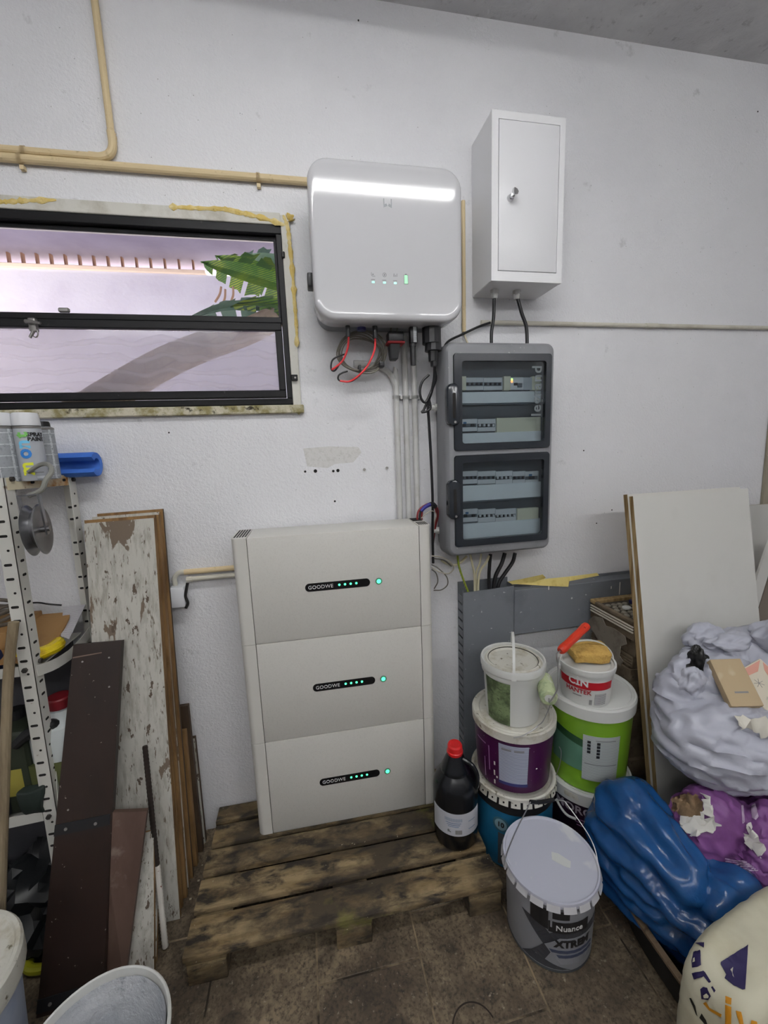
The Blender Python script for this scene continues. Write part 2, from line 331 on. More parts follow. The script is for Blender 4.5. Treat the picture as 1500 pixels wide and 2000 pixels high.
st(obj('floor_yard', box(BM(), -5, 3.5, .2, YW, -.2, -.1), mat('yard_paving', (.4, .38, .36), .9), smooth=0), 'paving outside the window')
m_bar = mat('terracotta_bar', rgb(128, 98, 86), .8)
for u in [20+27.5*k for k in range(-3, 14)]:
    x = W(u, 515, YW+.06).x
    obj('vent_bar', box(BM(), x-.006, x+.006, YW+.04, YW+.07, ztop+.03, zs), m_bar, yard)
# banana plant
m_leaf = mat('banana_leaf', rgb(92, 150, 48), .45, layers=[('noise', 6, .45, .65, rgb(170, 200, 60), 4), ('wave', (3, 3, 30), .55, .8, rgb(52, 104, 60), 2, 1)], trans=0)
m_leaf2 = mat('banana_leaf_blue', rgb(120, 156, 140), .4, layers=[('noise', 6, .5, .7, rgb(76, 120, 100), 4)])
m_trunk = mat('dry_banana_stem', rgb(158, 146, 128), .9, layers=[('noise', (8, 8, 3), .45, .62, rgb(128, 116, 96), 6), ('crease', 9, .02, .0, rgb(96, 84, 68))], bump=('noise', 25, .5, .01, 5))
p0 = W(150, 830, .55); plant = thing('banana_plant', 'banana plant with torn green leaves leaning outside the window', 'plant', (p0.x, .55, p0.z))
a = W(120, 830, .55); b = W(330, 705, .55); c = W(500, 640, .62); d = W(560, 600, .7)
bm = BM(); tube(bm, [a, b, c, d], .068, 14, 8, (1.15, .75)); obj('stem', bm, m_trunk, plant, True)
def leaf(pts, w, m, y0, y1, seed):
    P = smooth_path([W(u, v, y0+(y1-y0)*i/(len(pts)-1)) for i, (u, v) in enumerate(pts)], 8); bm = BM(); n = len(P); row = []
    for i, p in enumerate(P):
        d = (P[min(i+1, n-1)]-P[max(i-1, 0)]).normalized(); s = d.cross(V((0, 1, 0))).normalized(); t = i/(n-1); k = w*math.sin(PI*min(1, .12+t*.9))**.7
        jag = 1+.35*noise.noise(V((i*1.7, seed, 0)))
        row.append([bm.verts.new(q) for q in (p+s*k*jag+V((0, .03, 0)), p+s*k*.5+V((0, -.01, 0)), p+V((0, .012, 0)), p-s*k*.5+V((0, -.01, 0)), p-s*k*jag+V((0, .03, 0)))])
    for i, (r0, r1) in enumerate(zip(row, row[1:])):
        for j in range(4):
            if j in (0, 3) and (i+seed) % 4 == 0: continue
            bm.faces.new((r0[j], r0[j+1], r1[j+1], r1[j]))
    bmesh.ops.solidify(bm, geom=bm.faces[:], thickness=.002); return obj('leaf', bm, m, plant, True)
leaf([(600, 575), (520, 545), (450, 525), (392, 512)], .10, m_leaf, .7, 1.2, 1); leaf([(640, 610), (560, 560), (480, 520), (420, 500)], .12, m_leaf, .9, 1.4, 2)
leaf([(600, 620), (520, 600), (440, 600), (360, 625)], .05, m_leaf2, .6, .8, 3); leaf([(620, 560), (560, 520), (500, 508), (440, 515)], .1, m_leaf2, 1.2, 1.6, 4)
leaf([(600, 630), (560, 600), (500, 590), (450, 600)], .045, m_leaf, .5, .7, 5)
m_dead = mat('dry_leaf_strip', rgb(190, 160, 140), .9)
for u, v, u2, v2 in ((432, 560, 420, 590), (440, 565, 432, 600), (455, 560, 450, 592)):
    bm = BM(); tube(bm, [W(u, v, .9), W((u+u2)/2+3, (v+v2)/2, .9), W(u2, v2, .9)], .006, 6, 4); obj('dry_strip', bm, m_dead, plant, True)
# ---- ceiling luminaire that lights the room (its strip shows in the inverter's cover)
m_lum = mat('white_luminaire', (.8, .8, .8), .5)
lum = thing('ceiling_lamp', 'long white ceiling lamp with a flat lit diffuser above the camera', 'lamp', (MAIN.x, MAIN.y, 2.9))
obj('housing', rbox(MAIN.x-MAIN_L/2-.03, MAIN.x+MAIN_L/2+.03, MAIN.y-.04, MAIN.y+.04, MAIN.z-.03, 3.05, .004), m_lum, lum, True)
obj('diffuser', box(BM(), MAIN.x-MAIN_L/2, MAIN.x+MAIN_L/2, MAIN.y-.03, MAIN.y+.03, MAIN.z-.037, MAIN.z-.0295), mat('lit_diffuser', (.9, .9, .9), .4, emit=(LIGHT_COL, MAIN_E)), lum, True)
m_fill_tube = mat('fill_tube_glow', (.9, .9, .9), .4, emit=(LIGHT_COL, FILL_E))
for (q, ln), lab in zip(FILL_TUBES, ('left', 'middle', 'right')):  # added fill lights, out of view behind the camera
    lum = thing('ceiling_tube_lamp', '%s one of three unseen fill tubes added at the far end of the garage' % lab, 'lamp', (q.x, q.y, 2.9), group='added fill tubes at the far end')
    obj('housing', rbox(q.x-ln/2-.03, q.x+ln/2+.03, q.y-.018, q.y+.018, q.z, 3.05, .004), m_lum, lum, True)
    obj('tube', cyl(BM(), q+V((-ln/2, 0, -.035)), q+V((ln/2, 0, -.035)), .021, n=20), m_fill_tube, lum, True)
    for e in (-1, 1): obj('fill_tube_holder', rbox(q.x+e*ln/2-.012, q.x+e*ln/2+.012, q.y-.012, q.y+.012, q.z-.05, q.z+.002, .003), m_lum, lum, True)
# ================================================================== PIPES AND BOXES ON THE WALL
m_beige = mat('beige_painted_conduit', rgb(212, 192, 152), .5, layers=[('noise', 30, .6, .72, rgb(178, 156, 116), 5)], bump=('noise', 60, .15, .002, 3))
m_cond = mat('white_conduit', rgb(206, 203, 190), .5, layers=[('noise', 8, .5, .7, rgb(186, 182, 166), 4)])
m_pipe = mat('grey_white_conduit', rgb(196, 196, 194), .5, layers=[('noise', 12, .5, .7, rgb(180, 179, 174), 4)])
def clip(parent, p, r, m, axis='x', name='clip'):
    bm = BM(); n = 10
    if axis == 'x': rings = [[p+V((dx, -rad*math.sin(PI*i/n), rad*math.cos(PI*i/n))) for i in range(n+1)] for dx, rad in ((-.006, r+.003), (.006, r+.003))]
    else: rings = [[p+V((rad*math.cos(PI*i/n), -rad*math.sin(PI*i/n), dx)) for i in range(n+1)] for dx, rad in ((-.006, r+.003), (.006, r+.003))]
    loft(bm, rings, False, False, False); bmesh.ops.solidify(bm, geom=bm.faces[:], thickness=.002)
    ext = V((0, 0, -(r+.013))) if axis == 'x' else V((r+.012, 0, 0))
    c = p+ext*.9; box(bm, c.x-.006, c.x+.006, p.y-.004, p.y+.01, c.z-.006, c.z+.006); obj(name, bm, m, parent, True)
zA = W(150, 303, -.014).z; xA = -.268
t = thing('conduit', 'beige conduit dropping from the ceiling and bending left above the window', 'conduit', (xA, -.014, zA))
bm = BM(); tube(bm, [(xA, -.014, 3.05), (xA, -.014, zA+.055)], .0105, 12, 1); obj('pipe', bm, m_beige, t, True)
bm = BM(); tube(bm, [(xA, -.014, zA+.075), (xA, -.014, zA+.035), (xA-.012, -.014, zA+.011), (xA-.038, -.014, zA), (xA-.07, -.014, zA)], .0125, 12, 6); obj('elbow', bm, m_beige, t, True)
bm = BM(); tube(bm, [(xA-.06, -.014, zA), (-2.3, -.014, zA)], .0105, 12, 1); obj('pipe', bm, m_beige, t, True)
p = W(46, 292, -.013); clip(t, V((p.x, -.012, zA)), .0105, m_beige)
p = W(226, 272, -.012); ragged([(222, 262), (226, 272), (224, 282)], .006, m_beige, t, 'plaster_flake')
zB = W(300, 331, -.014).z; t = thing('conduit', 'long beige conduit running level across the wall into the inverter', 'conduit', (-.6, -.014, zB))
bm = BM(); tube(bm, [(-2.3, -.014, zB), (.42, -.014, zB)], .0125, 12, 1); obj('pipe', bm, m_beige, t, True)
for u in (44, 503): clip(t, V((W(u, 330, -.012).x, -.012, zB)), .0125, m_beige)
zR = W(1270, 636, -.012).z; t = thing('conduit', 'thin pale conduit running level to the right of the white cabinet', 'conduit', (2, -.012, zR))
x = W(1272, 636, -.012).x; bm = BM(); tube(bm, [(.98, -.011, zR), (x, -.011, zR)], .0085, 10, 1); obj('pipe', bm, m_cond, t, True)
bm = BM(); tube(bm, [(x, -.011, zR), (3.2, -.011, zR)], .0085, 10, 1); obj('pipe', bm, m_cond, t, True)
bm = BM(); tube(bm, [(x-.03, -.011, zR), (x+.03, -.011, zR)], .0102, 10, 1); obj('coupling', bm, m_cond, t, True)
a, b = W(905, 392, -.012), W(908, 648, -.012); t = thing('conduit', 'thin beige conduit standing beside the right edge of the inverter', 'conduit', (a.x, -.01, b.z))
bm = BM(); tube(bm, [(a.x, -.01, a.z), (a.x, -.01, b.z)], .0075, 10, 1); obj('pipe', bm, m_beige, t, True)
bm = BM(); tube(bm, [(a.x, -.01, b.z+.02), (a.x+.004, -.012, b.z-.02), (a.x+.014, -.05, 1.905)], .0035, 8, 4); obj('wire', bm, mat('cream_wire', rgb(214, 204, 176), .5), t, True)
# three grey conduits side by side below the inverter
xs = [W(u, 870, -.013).x for u in (777, 795, 812)]; which = ('leftmost', 'middle', 'rightmost')
for k, x in enumerate(xs):
    zt = 1.965; t = thing('conduit', '%s of three grey upright conduits between inverter and batteries' % which[k], 'conduit', (x, -.013, .9), group='three upright conduits')
    bm = BM()
    if k == 0:
        q = W(722, 716, -.013); tube(bm, [(x, -.013, .12), (x, -.013, 1.71), (x, -.013, 1.775), (x-.03, -.013, 1.835), (x-.09, -.013, 1.86), (x-.16, -.013, 1.865)], .0115, 12, 5)
    else: tube(bm, [(x, -.013, .12), (x, -.013, zt)], .0115, 12, 1)
    obj('pipe', bm, m_pipe, t, True); clip(t, V((x, -.012, W(795, 776, -.013).z)), .0115, m_pipe, 'z', 'saddle')
# junction box and its two conduits
p0, p1 = W(329, 1150, -.055), W(363, 1186, -.055)
t = thing('junction_box', 'small white junction box with a black strap left of the batteries', 'junction box', ((p0.x+p1.x)/2, 0, p1.z))
m_jb = mat('white_plastic', rgb(214, 216, 220), .45); m_blk = mat('black_rubber', (.012, .012, .013), .45)
obj('box_body', rbox(p0.x, p1.x, -.055, -.001, p1.z, p0.z, .004), m_jb, t, True)
bm = BM(); xx = p1.x+.002
tube(bm, [(xx+.012, -.05, p0.z+.014), (xx+.006, -.052, p0.z-.01), (xx+.001, -.054, p0.z-.035), (xx+.006, -.054, p1.z+.015), (xx-.003, -.052, p1.z-.004)], .0055, 8, 5); obj('strap', bm, m_blk, t, True)
zj = W(410, 1113, -.02).z; zk = W(415, 1127, -.02).z
tc_ = thing('conduit', 'beige conduit entering the top of the small junction box', 'conduit', (p0.x+.012, -.02, p0.z))
bm = BM(); tube(bm, [(p0.x+.014, -.02, p0.z-.002), (p0.x+.014, -.02, zj-.02), (p0.x+.032, -.02, zj), (p0.x+.06, -.02, zj)], .0085, 10, 5); obj('elbow', bm, m_cond, tc_, True)
bm = BM(); tube(bm, [(p0.x+.05, -.02, zj), (.16, -.02, zj)], .010, 10, 1); obj('pipe', bm, m_beige, tc_, True)
td = thing('conduit', 'short white conduit ending above the junction box strap', 'conduit', (p1.x+.01, -.02, zk))
bm = BM(); tube(bm, [(p1.x+.014, -.02, zk), (.16, -.02, zk)], .0085, 10, 1); obj('pipe', bm, m_cond, td, True)
bm = BM(); tube(bm, [(p1.x+.004, -.02, zk), (p1.x+.024, -.02, zk)], .011, 10, 1); obj('end_sleeve', bm, m_cond, td, True)
# blue foam profile standing on the shelf, against the wall
m_bfoam = mat('blue_foam', rgb(58, 108, 196), .7, layers=[('noise', 9, .5, .7, rgb(72, 124, 210), 3)])
p = W(197, 884, -.045); q = W(192, 932, -.09)
zc = (p.z+q.z)/2+.002; bm = BM(); n = 16; R = .041
def foam_ring(x, s=1):
    o = [(x, -.055-R*s*math.cos(math.radians(a)), zc+R*s*math.sin(math.radians(a))) for a in [38+284*i/n for i in range(n+1)]]
    i_ = [(x, -.055-R*.52*s*math.cos(math.radians(a)), zc+R*.52*s*math.sin(math.radians(a))) for a in [322-284*i/n for i in range(n+1)]]
    return o+i_
xe = p.x-.012; loft(bm, [foam_ring(x, s) for x, s in ((-.95, 1), (-.5, 1), (xe-.006, 1), (xe, .96))])
solo('foam_profile', bm, m_bfoam, 'blue foam half pipe sticking out behind the spray cans', 'foam tube')
# ================================================================== INVERTER
m_cover = mat('glossy_white_cover', rgb(190, 190, 193), .07); m_shell = mat('grey_inverter_shell', rgb(120, 122, 126), .5)
m_black = mat('black_plastic', (.014, .014, .016), .38); m_led = mat('green_led', (.1, .8, .5), .4, emit=((.25, 1, .62), 2.2)); m_ink = mat('grey_print', (.22, .22, .23), .6)
inv = thing('solar_inverter', 'big white rounded inverter with a grey emblem hanging on the wall', 'inverter', (.577, -.02, 1.963))
IW, IH, cx, cz = .5, .472, .577, 2.199
rings = []
for y, ins, r in ((-.12, .004, .062), (-.124, 0, .064), (-.19, 0, .064), (-.198, .0015, .063), (-.2025, .005, .06), (-.2048, .011, .055), (-.2055, .018, .05), (-.20555, .021, .048), (-.20556, .026, .045)):
    rings.append([(x, y, z) for x, z in rr(IW-2*ins, IH-2*ins, r, 8, cx, cz)])
obj('cover', loft(BM(), rings), m_cover, inv, True, 50)
rings = [[(x, y, z) for x, z in rr(IW-.03, IH-.03, .05, 6, cx, cz)] for y in (-.012, -.122)]; obj('rear_shell', loft(BM(), rings), m_shell, inv, True)
obj('wall_bracket', rbox(cx-.15, cx+.15, -.013, 0, cz-.05, cz+.12, .002, 1), m_zinc, inv, True)
def on_face(u, v, y=-.2058): return W(u, v, y)
for s in (-1, 1):     # emblem: two slanted strokes
    c = on_face(757, 397); m_emb = mat('emblem_grey', (.18, .19, .2), .35, .3)
    pts = [(s*.0135, .013), (s*.0105, .013), (s*.0105, -.004), (s*.004, -.001), (s*.0015, -.007), (s*.0135, -.0125)]
    obj('emblem', prism(BM(), [(c.x+a, c.y-.0006, c.z+b) for a, b in pts], (0, .0008, 0)), m_emb, inv, True)
for k, (u, v) in enumerate(((729, 551), (751, 552), (772, 553))):
    c = on_face(u, v); obj('status_light', prism(BM(), [(c.x+a, c.y-.0005, c.z+b) for a, b in rr(.009, .005, .0024, 3)], (0, .001, 0)), m_led, inv, True)
    obj('caption', box(BM(), c.x-.007, c.x+.006, c.y-.0005, c.y+.0004, c.z+.0068, c.z+.0082), m_ink, inv, True)
    c2 = on_face(u, v-15); bm = BM()
    if k == 0: tube(bm, [c2+V((-.006, -.0004, .006)), c2+V((-.005, -.0004, -.004)), c2+V((.006, -.0004, -.005))], .0007, 5, 3); cyl(bm, c2+V((-.001, -.0008, 0)), c2+V((-.001, 0, 0)), .0022, n=8)
    if k == 1: tube(bm, [c2+V((.006*math.cos(a), -.0004, .006*math.sin(a))) for a in [i*PI/6 for i in range(13)]], .0007, 5, 1); cyl(bm, c2+V((0, -.0008, 0)), c2+V((0, 0, 0)), .0025, n=8)
    if k == 2:
        for q in (-.005, 0, .005): tube(bm, [c2+V((q, -.0004, -.004)), c2+V((q+.001, -.0004, .001+abs(q)*.8))], .0009, 5, 1)
    obj('icon', bm, m_ink, inv, True)
c = on_face(793, 546); m_scr = mat('battery_icon_green', (.3, .75, .4), .4, emit=((.4, .95, .5), .55))
obj('battery_gauge', prism(BM(), [(c.x+a, c.y-.0005, c.z+b) for a, b in rr(.0115, .026, .001, 2)], (0, .001, 0)), m_scr, inv, True)
bm = BM()
for b in ((-.0068, -.0056, -.014, .014), (.0056, .0068, -.014, .014), (-.0068, .0068, .0130, .0142), (-.0068, .0068, -.0142, -.0130), (-.0025, .0025, .0142, .017)): box(bm, c.x+b[0], c.x+b[1], c.y-.001, c.y, c.z+b[2], c.z+b[3])
obj('gauge_outline', bm, m_ink, inv, True)
p = W(604, 551, -.11); bm = rbox(.312, .332, -.135, -.085, p.z-.022, p.z+.022, .004); obj('dc_switch', bm, m_black, inv, True)
# sockets under the inverter
def plug(u, v0, v1, r, y, name='connector', m=None, n=12, par=None, r2=None):
    a, b = W(u, v0, y), W(u, v1, y); bm = cyl(BM(), (b.x, y, b.z), (b.x, y, max(a.z, 1.975)), r2 or r, r, n); return obj(name, bm, m or m_black, par or inv, True)
plug(680, 640, 658, .0078, -.14); plug(733, 640, 661, .0088, -.14); plug(706, 640, 646, .016, -.12, 'blue_socket', mat('dark_blue_plastic', (.03, .03, .12), .4))
# AC plug
t = thing('ac_plug', 'fat black round plug under the right end of the inverter', 'plug', W(846, 720, -.13))
plug(843, 640, 672, .034, -.13, 'plug_body', par=t); plug(846, 668, 686, .026, -.13, 'collar', par=t, r2=.031); plug(846, 684, 706, .024, -.13, 'gland_nut', par=t, r2=.017, n=8)
plug(848, 705, 716, .018, -.13, 'clamp', par=t, r2=.013)
# communication stick
t = thing('data_stick', 'black communication stick with a white sticker under the inverter', 'dongle', W(807, 716, -.13))
a, b = W(807, 630, -.13), W(807, 672, -.13); obj('stick_body', rbox(b.x-.0135, b.x+.0135, -.145, -.12, b.z, 1.975, .004), m_black, t, True)
a2, b2 = W(811, 634, -.146), W(811, 668, -.146); obj('sticker', rbox(b2.x-.006, b2.x+.006, -.1462, -.1449, b2.z, min(a2.z, 1.962), .0003, 1), mat('sticker_white', (.75, .78, .8), .5, layers=[('wave', (1, 1, 140), .6, .7, (.1, .1, .1), 0, 6)]), t, True)
a, b = W(807, 674, -.132), W(807, 714, -.132); bm = cyl(BM(), (b.x, -.132, a.z+.004), (b.x, -.132, a.z-.006), .012); cyl(bm, (b.x, -.132, a.z-.006), (b.x, -.132, b.z), .0098, .0092); obj('stick_nut', bm, m_black, t, True)
# multi-way connector hanging lower behind
t = thing('signal_connector', 'dark signal connector with a red seal hanging below the inverter', 'connector', W(768, 702, -.1))
a, b = W(756, 650, -.1), W(786, 670, -.1); obj('shell', rbox(a.x, b.x, -.125, -.075, b.z, a.z, .004), m_black, t, True)
m_red = mat('red_rubber', rgb(150, 26, 34), .5); c, d = W(754, 669, -.1), W(788, 674, -.1); obj('seal', rbox(c.x, d.x, -.129, -.071, d.z, c.z, .003), m_red, t, True)
c, d = W(757, 674, -.1), W(782, 704, -.1); bm = loft(BM(), [[(cx_+x, -.1+y, z) for x, y in ((-w, -h), (w, -h), (w, h), (-w, h))] for cx_, w, h, z in (((c.x+d.x)/2, .019, .024, c.z), ((c.x+d.x)/2-.002, .013, .018, d.z))]); bmesh.ops.bevel(bm, geom=bm.edges[:], offset=.003, segments=2, affect='EDGES'); obj('boot', bm, m_black, t, True)
m_gcab = mat('grey_cable', rgb(120, 116, 106), .5); bm = BM()
for u in (763, 775): p, q = W(u, 600, -.1), W(u, 652, -.1); tube(bm, [(p.x, -.1, 1.98), (q.x, -.1, q.z)], .003, 6, 1)
obj('wire', bm, m_gcab, t, True)
# red and black string leads
m_rw = mat('red_wire', rgb(214, 50, 56), .4); m_bw = mat('black_wire', (.012, .012, .014), .4)
for name_, lab, R_, B_ in (('lead', 'shorter red and black solar lead looped below the inverter, left one', [(681, 655), (679, 680), (670, 703), (657, 716), (648, 722)], [(676, 690), (662, 694), (648, 703), (646, 720), (654, 722), (668, 700)]),
                           ('lead', 'longer red and black solar lead sweeping in a curl below the inverter', [(733, 658), (731, 685), (718, 714), (700, 734), (682, 745), (664, 744)], [(702, 732), (684, 744), (662, 742), (660, 733), (668, 727), (678, 724)])):
    t = thing('solar_lead', lab, 'cable', W(*R_[-1], -.11))
    bm = BM(); tube(bm, [W(u, v, -.14+.03*i/len(R_)) for i, (u, v) in enumerate(R_)], .0034, 8, 6); obj('red_core', bm, m_rw, t, True)
    bm = BM(); tube(bm, [W(u+1, v+1, -.11) for u, v in B_], .003, 8, 6); obj('black_core', bm, m_bw, t, True)
# coil of grey data cable
t = thing('cable_coil', 'coil of thin grey data cable hanging under the inverter', 'cable', W(705, 740, -.06)); c = W(705, 690, -.06)
for k in range(7):
    rr_ = .068+.0035*k; bm = BM(); ph = k*.7
    tube(bm, [c+V((rr_*math.cos(a)*1.02+.004*math.sin(3*a+k), .012*math.sin(a*2+ph)-.002*k, rr_*.82*math.sin(a)+.006*math.cos(2*a+ph))) for a in [2*PI*i/24 for i in range(25)]], .0027, 6, 2); obj('turn', bm, m_gcab, t, True)
q = W(745, 712, -.07); obj('cable_tie', rbox(q.x-.009, q.x+.009, -.085, -.05, q.z-.011, q.z+.009, .003), m_black, t, True)
q = W(702, 718, -.07); obj('cable_tie', rbox(q.x-.004, q.x+.004, -.085, -.045, q.z-.014, q.z+.008, .002), m_black, t, True)
# black mains cable from the plug down behind the batteries
t = thing('mains_cable', 'black cable hanging from the fat plug down behind the batteries', 'cable', W(845, 1010, -.06))
bm = BM(); tube(bm, [W(849, 712, -.125), W(848, 740, -.11), W(843, 765, -.1), W(836, 790, -.09), W(838, 830, -.08), W(842, 900, -.07), W(845, 980, -.06), W(845, 1040, -.05), W(846, 1100, -.05)], .0055, 8, 6); obj('sheath', bm, m_bw, t, True)
bm = BM(); tube(bm, [W(838, 732, -.1), W(825, 745, -.1), W(820, 764, -.1), W(824, 781, -.1), W(832, 785, -.1), W(842, 765, -.1), W(851, 742, -.1), W(850, 725, -.11)], .0048, 8, 6); obj('loop', bm, m_bw, t, True)
bm = BM(); tube(bm, [W(836, 780, -.095), W(828, 800, -.095), W(824, 805, -.095), W(834, 803, -.095), W(841, 796, -.095), W(838, 780, -.095)], .0046, 8, 6); obj('loop', bm, m_bw, t, True)
# ================================================================== WHITE METAL CABINET
m_cab = mat('white_powder_coat', rgb(228, 228, 230), .32); m_cabd = mat('white_powder_coat_door', rgb(222, 222, 225), .3)
CX0, CX1, CZ0, CZ1, CY = .947, 1.219, 2.113, 2.640, -.17
cab = thing('metal_cabinet', 'tall white metal wall cabinet with a small key lock', 'cabinet', ((CX0+CX1)/2, 0, CZ0))
bm = BM(); box(bm, CX0, CX1, CY+.012, -.001, CZ0, CZ1); bmesh.ops.bevel(bm, geom=bm.edges[:], offset=.002, segments=2, affect='EDGES'); obj('box_body', bm, m_cab, cab, True)
d0 = W(975, 231, CY); d1 = W(1089, 533, CY); DX0, DX1, DZ0, DZ1 = d0.x, 1.196, d1.z, W(1030, 240, CY).z+.002
bm = BM()
for b in ((CX0, CX1, CZ0, DZ0-.002), (CX0, CX1, DZ1+.002, CZ1), (CX0, DX0-.002, DZ0-.002, DZ1+.002), (DX1+.002, CX1, DZ0-.002, DZ1+.002)): box(bm, b[0], b[1], CY, CY+.014, b[2], b[3])
obj('front_frame', bm, m_cab, cab, True); door = obj('door', rbox(DX0, DX1, CY-.0015, CY+.012, DZ0, DZ1, .0012, 2), m_cabd, cab, True)
m_chr = mat('chrome', (.62, .62, .63), .18, 1); p = W(996, 388, CY)
bm = cyl(BM(), (p.x, CY-.012, p.z), (p.x, CY, p.z), .0095, .0125); cyl(bm, (p.x, CY-.022, p.z), (p.x, CY-.012, p.z), .007); obj('lock', bm, m_chr, door, True)
obj('key', prism(BM(), [(p.x+a, CY-.036, p.z+b) for a, b in ((-.003, -.006), (.010, -.004), (.013, .004), (.008, .012), (-.002, .016), (-.004, .006))], (0, .014, .003)), m_chr, door, True)
m_gland = mat('white_gland', rgb(206, 206, 204), .45)
for u, v, lab in ((966, 580, 0), (1009, 580, 1)):
    p = W(u, v, -.085); bm = cyl(BM(), (p.x, -.085, CZ0), (p.x, -.085, CZ0-.012), .0165, n=8); cyl(bm, (p.x, -.085, CZ0-.012), (p.x, -.085, CZ0-.03), .0135, .010); obj('cable_gland', bm, m_gland, cab, True)
for lab, pts, r in (('left black cable between white cabinet and grey fuse box', [(965, 590), (964, 620), (960, 650), (960, 668)], .0062), ('right black cable curving from white cabinet into grey fuse box', [(1010, 590), (1019, 612), (1028, 640), (1030, 668)], .0068)):
    bm = BM(); P = [W(u, v, -.085) for u, v in pts]; P[0].z = CZ0-.02; P[-1].z = 1.9; tube(bm, P, r, 10, 6); solo('black_cable', bm, m_bw, lab, 'cable', 'cables between cabinet and fuse box')
bm = BM(); tube(bm, [W(864, 690, -.05), W(874, 668, -.04), W(905, 652, -.02), W(935, 638, -.015), W(958, 630, -.02)], .0045, 8, 6); solo('black_cable', bm, m_bw, 'thin black cable arching from wall to the fuse box corner', 'cable')
# ================================================================== GREY FUSE BOX
m_db = mat('grey_enclosure', rgb(126, 127, 131), .42, layers=[('noise', 7, .55, .75, rgb(112, 113, 117), 5), ('noise', 55, .70, .76, rgb(176, 176, 176), 3)])
m_smoke = mat('dark_smoked_frame', (.016, .02, .026), .18, coat=.3); m_in = mat('inner_dark_panel', rgb(62, 68, 76), .5)
DBX0, DBX1, DBZ0, DBZ1, DBY = .778, 1.218, 1.118, 1.916, -.155
db = thing('fuse_box', 'grey fuse box with two smoked doors and rows of breakers', 'fuse box', ((DBX0+DBX1)/2, 0, DBZ0))
bx_, bz_ = (DBX0+DBX1)/2, (DBZ0+DBZ1)/2; bw, bh = DBX1-DBX0, DBZ1-DBZ0
obj('rear_box', loft(BM(), [[(x, y, z) for x, z in rr(bw-i, bh-i, .025, 5, bx_, bz_)] for y, i in ((-.001, .03), (-.06, .024))]), m_db, db, True)
D1 = (W(884, 693, DBY).x, W(1077, 700, DBY).x, W(980, 880, DBY).z+.004, W(980, 690, DBY).z)       # upper door
D2 = (W(888, 890, DBY).x, W(1073, 890, DBY).x, W(980, 1062, DBY).z+.001, W(980, 886, DBY).z)     # lower door
D1 = (.808, 1.197, D1[2], D1[3]); D2 = (.808, 1.197, D2[2], D2[3])
bm = BM(); rings = [[(x, y, z) for x, z in rr(bw-i, bh-i, r, 6, bx_, bz_)] for y, i, r in ((-.055, .006, .03), (-.06, 0, .032), (-.128, .002, .032), (-.145, .012, .03), (DBY+.002, .026, .026), (DBY, .036, .022))]
loft(bm, rings, True, False)
# front face with two door openings
def hole_face(bm, outer, holes, y):
    vs = [bm.verts.new((x, y, z)) for x, z in outer]; es = [bm.edges.new((vs[i], vs[(i+1) % len(vs)])) for i in range(len(vs))]
    for h in holes:
        hv = [bm.verts.new((x, y, z)) for x, z in h]; es += [bm.edges.new((hv[i], hv[(i+1) % len(hv)])) for i in range(len(hv))]
    bmesh.ops.triangle_fill(bm, use_beauty=True, use_dissolve=False, edges=es)
hs = [rr(d[1]-d[0], d[3]-d[2], .012, 4, (d[0]+d[1])/2, (d[2]+d[3])/2) for d in (D1, D2)]
hole_face(bm, rr(bw-.036, bh-.036, .022, 6, bx_, bz_), hs, DBY)
for h in hs: loft(bm, [[(x, y, z) for x, z in h] for y in (DBY, DBY+.02)], False, False)
bmesh.ops.remove_doubles(bm, verts=bm.verts[:], dist=1e-5); obj('front_cover', bm, m_db, db, True)
obj('inner_plate', rbox(D1[0]-.004, D1[1]+.004, -.100, -.096, D2[2]-.004, D1[3]+.004, 0), m_in, db, True)
m_win = glass('smoked_window', (.89, .925, .94), 0, (1, 1, 1))
m_brk = mat('breaker_grey_white', rgb(206, 210, 214), .45); m_brk2 = mat('breaker_pale_grey', rgb(176, 184, 192), .45); m_cream = mat('cream_blank_plate', rgb(222, 222, 200), .5)
m_strip = mat('label_strip_white', rgb(232, 238, 242), .4); m_tog = mat('breaker_toggle_black', (.02, .02, .024), .4); m_midgrey = mat('mid_grey_plastic', rgb(92, 102, 112), .5)  # mid grey on toggle bars, strip lips and a knob
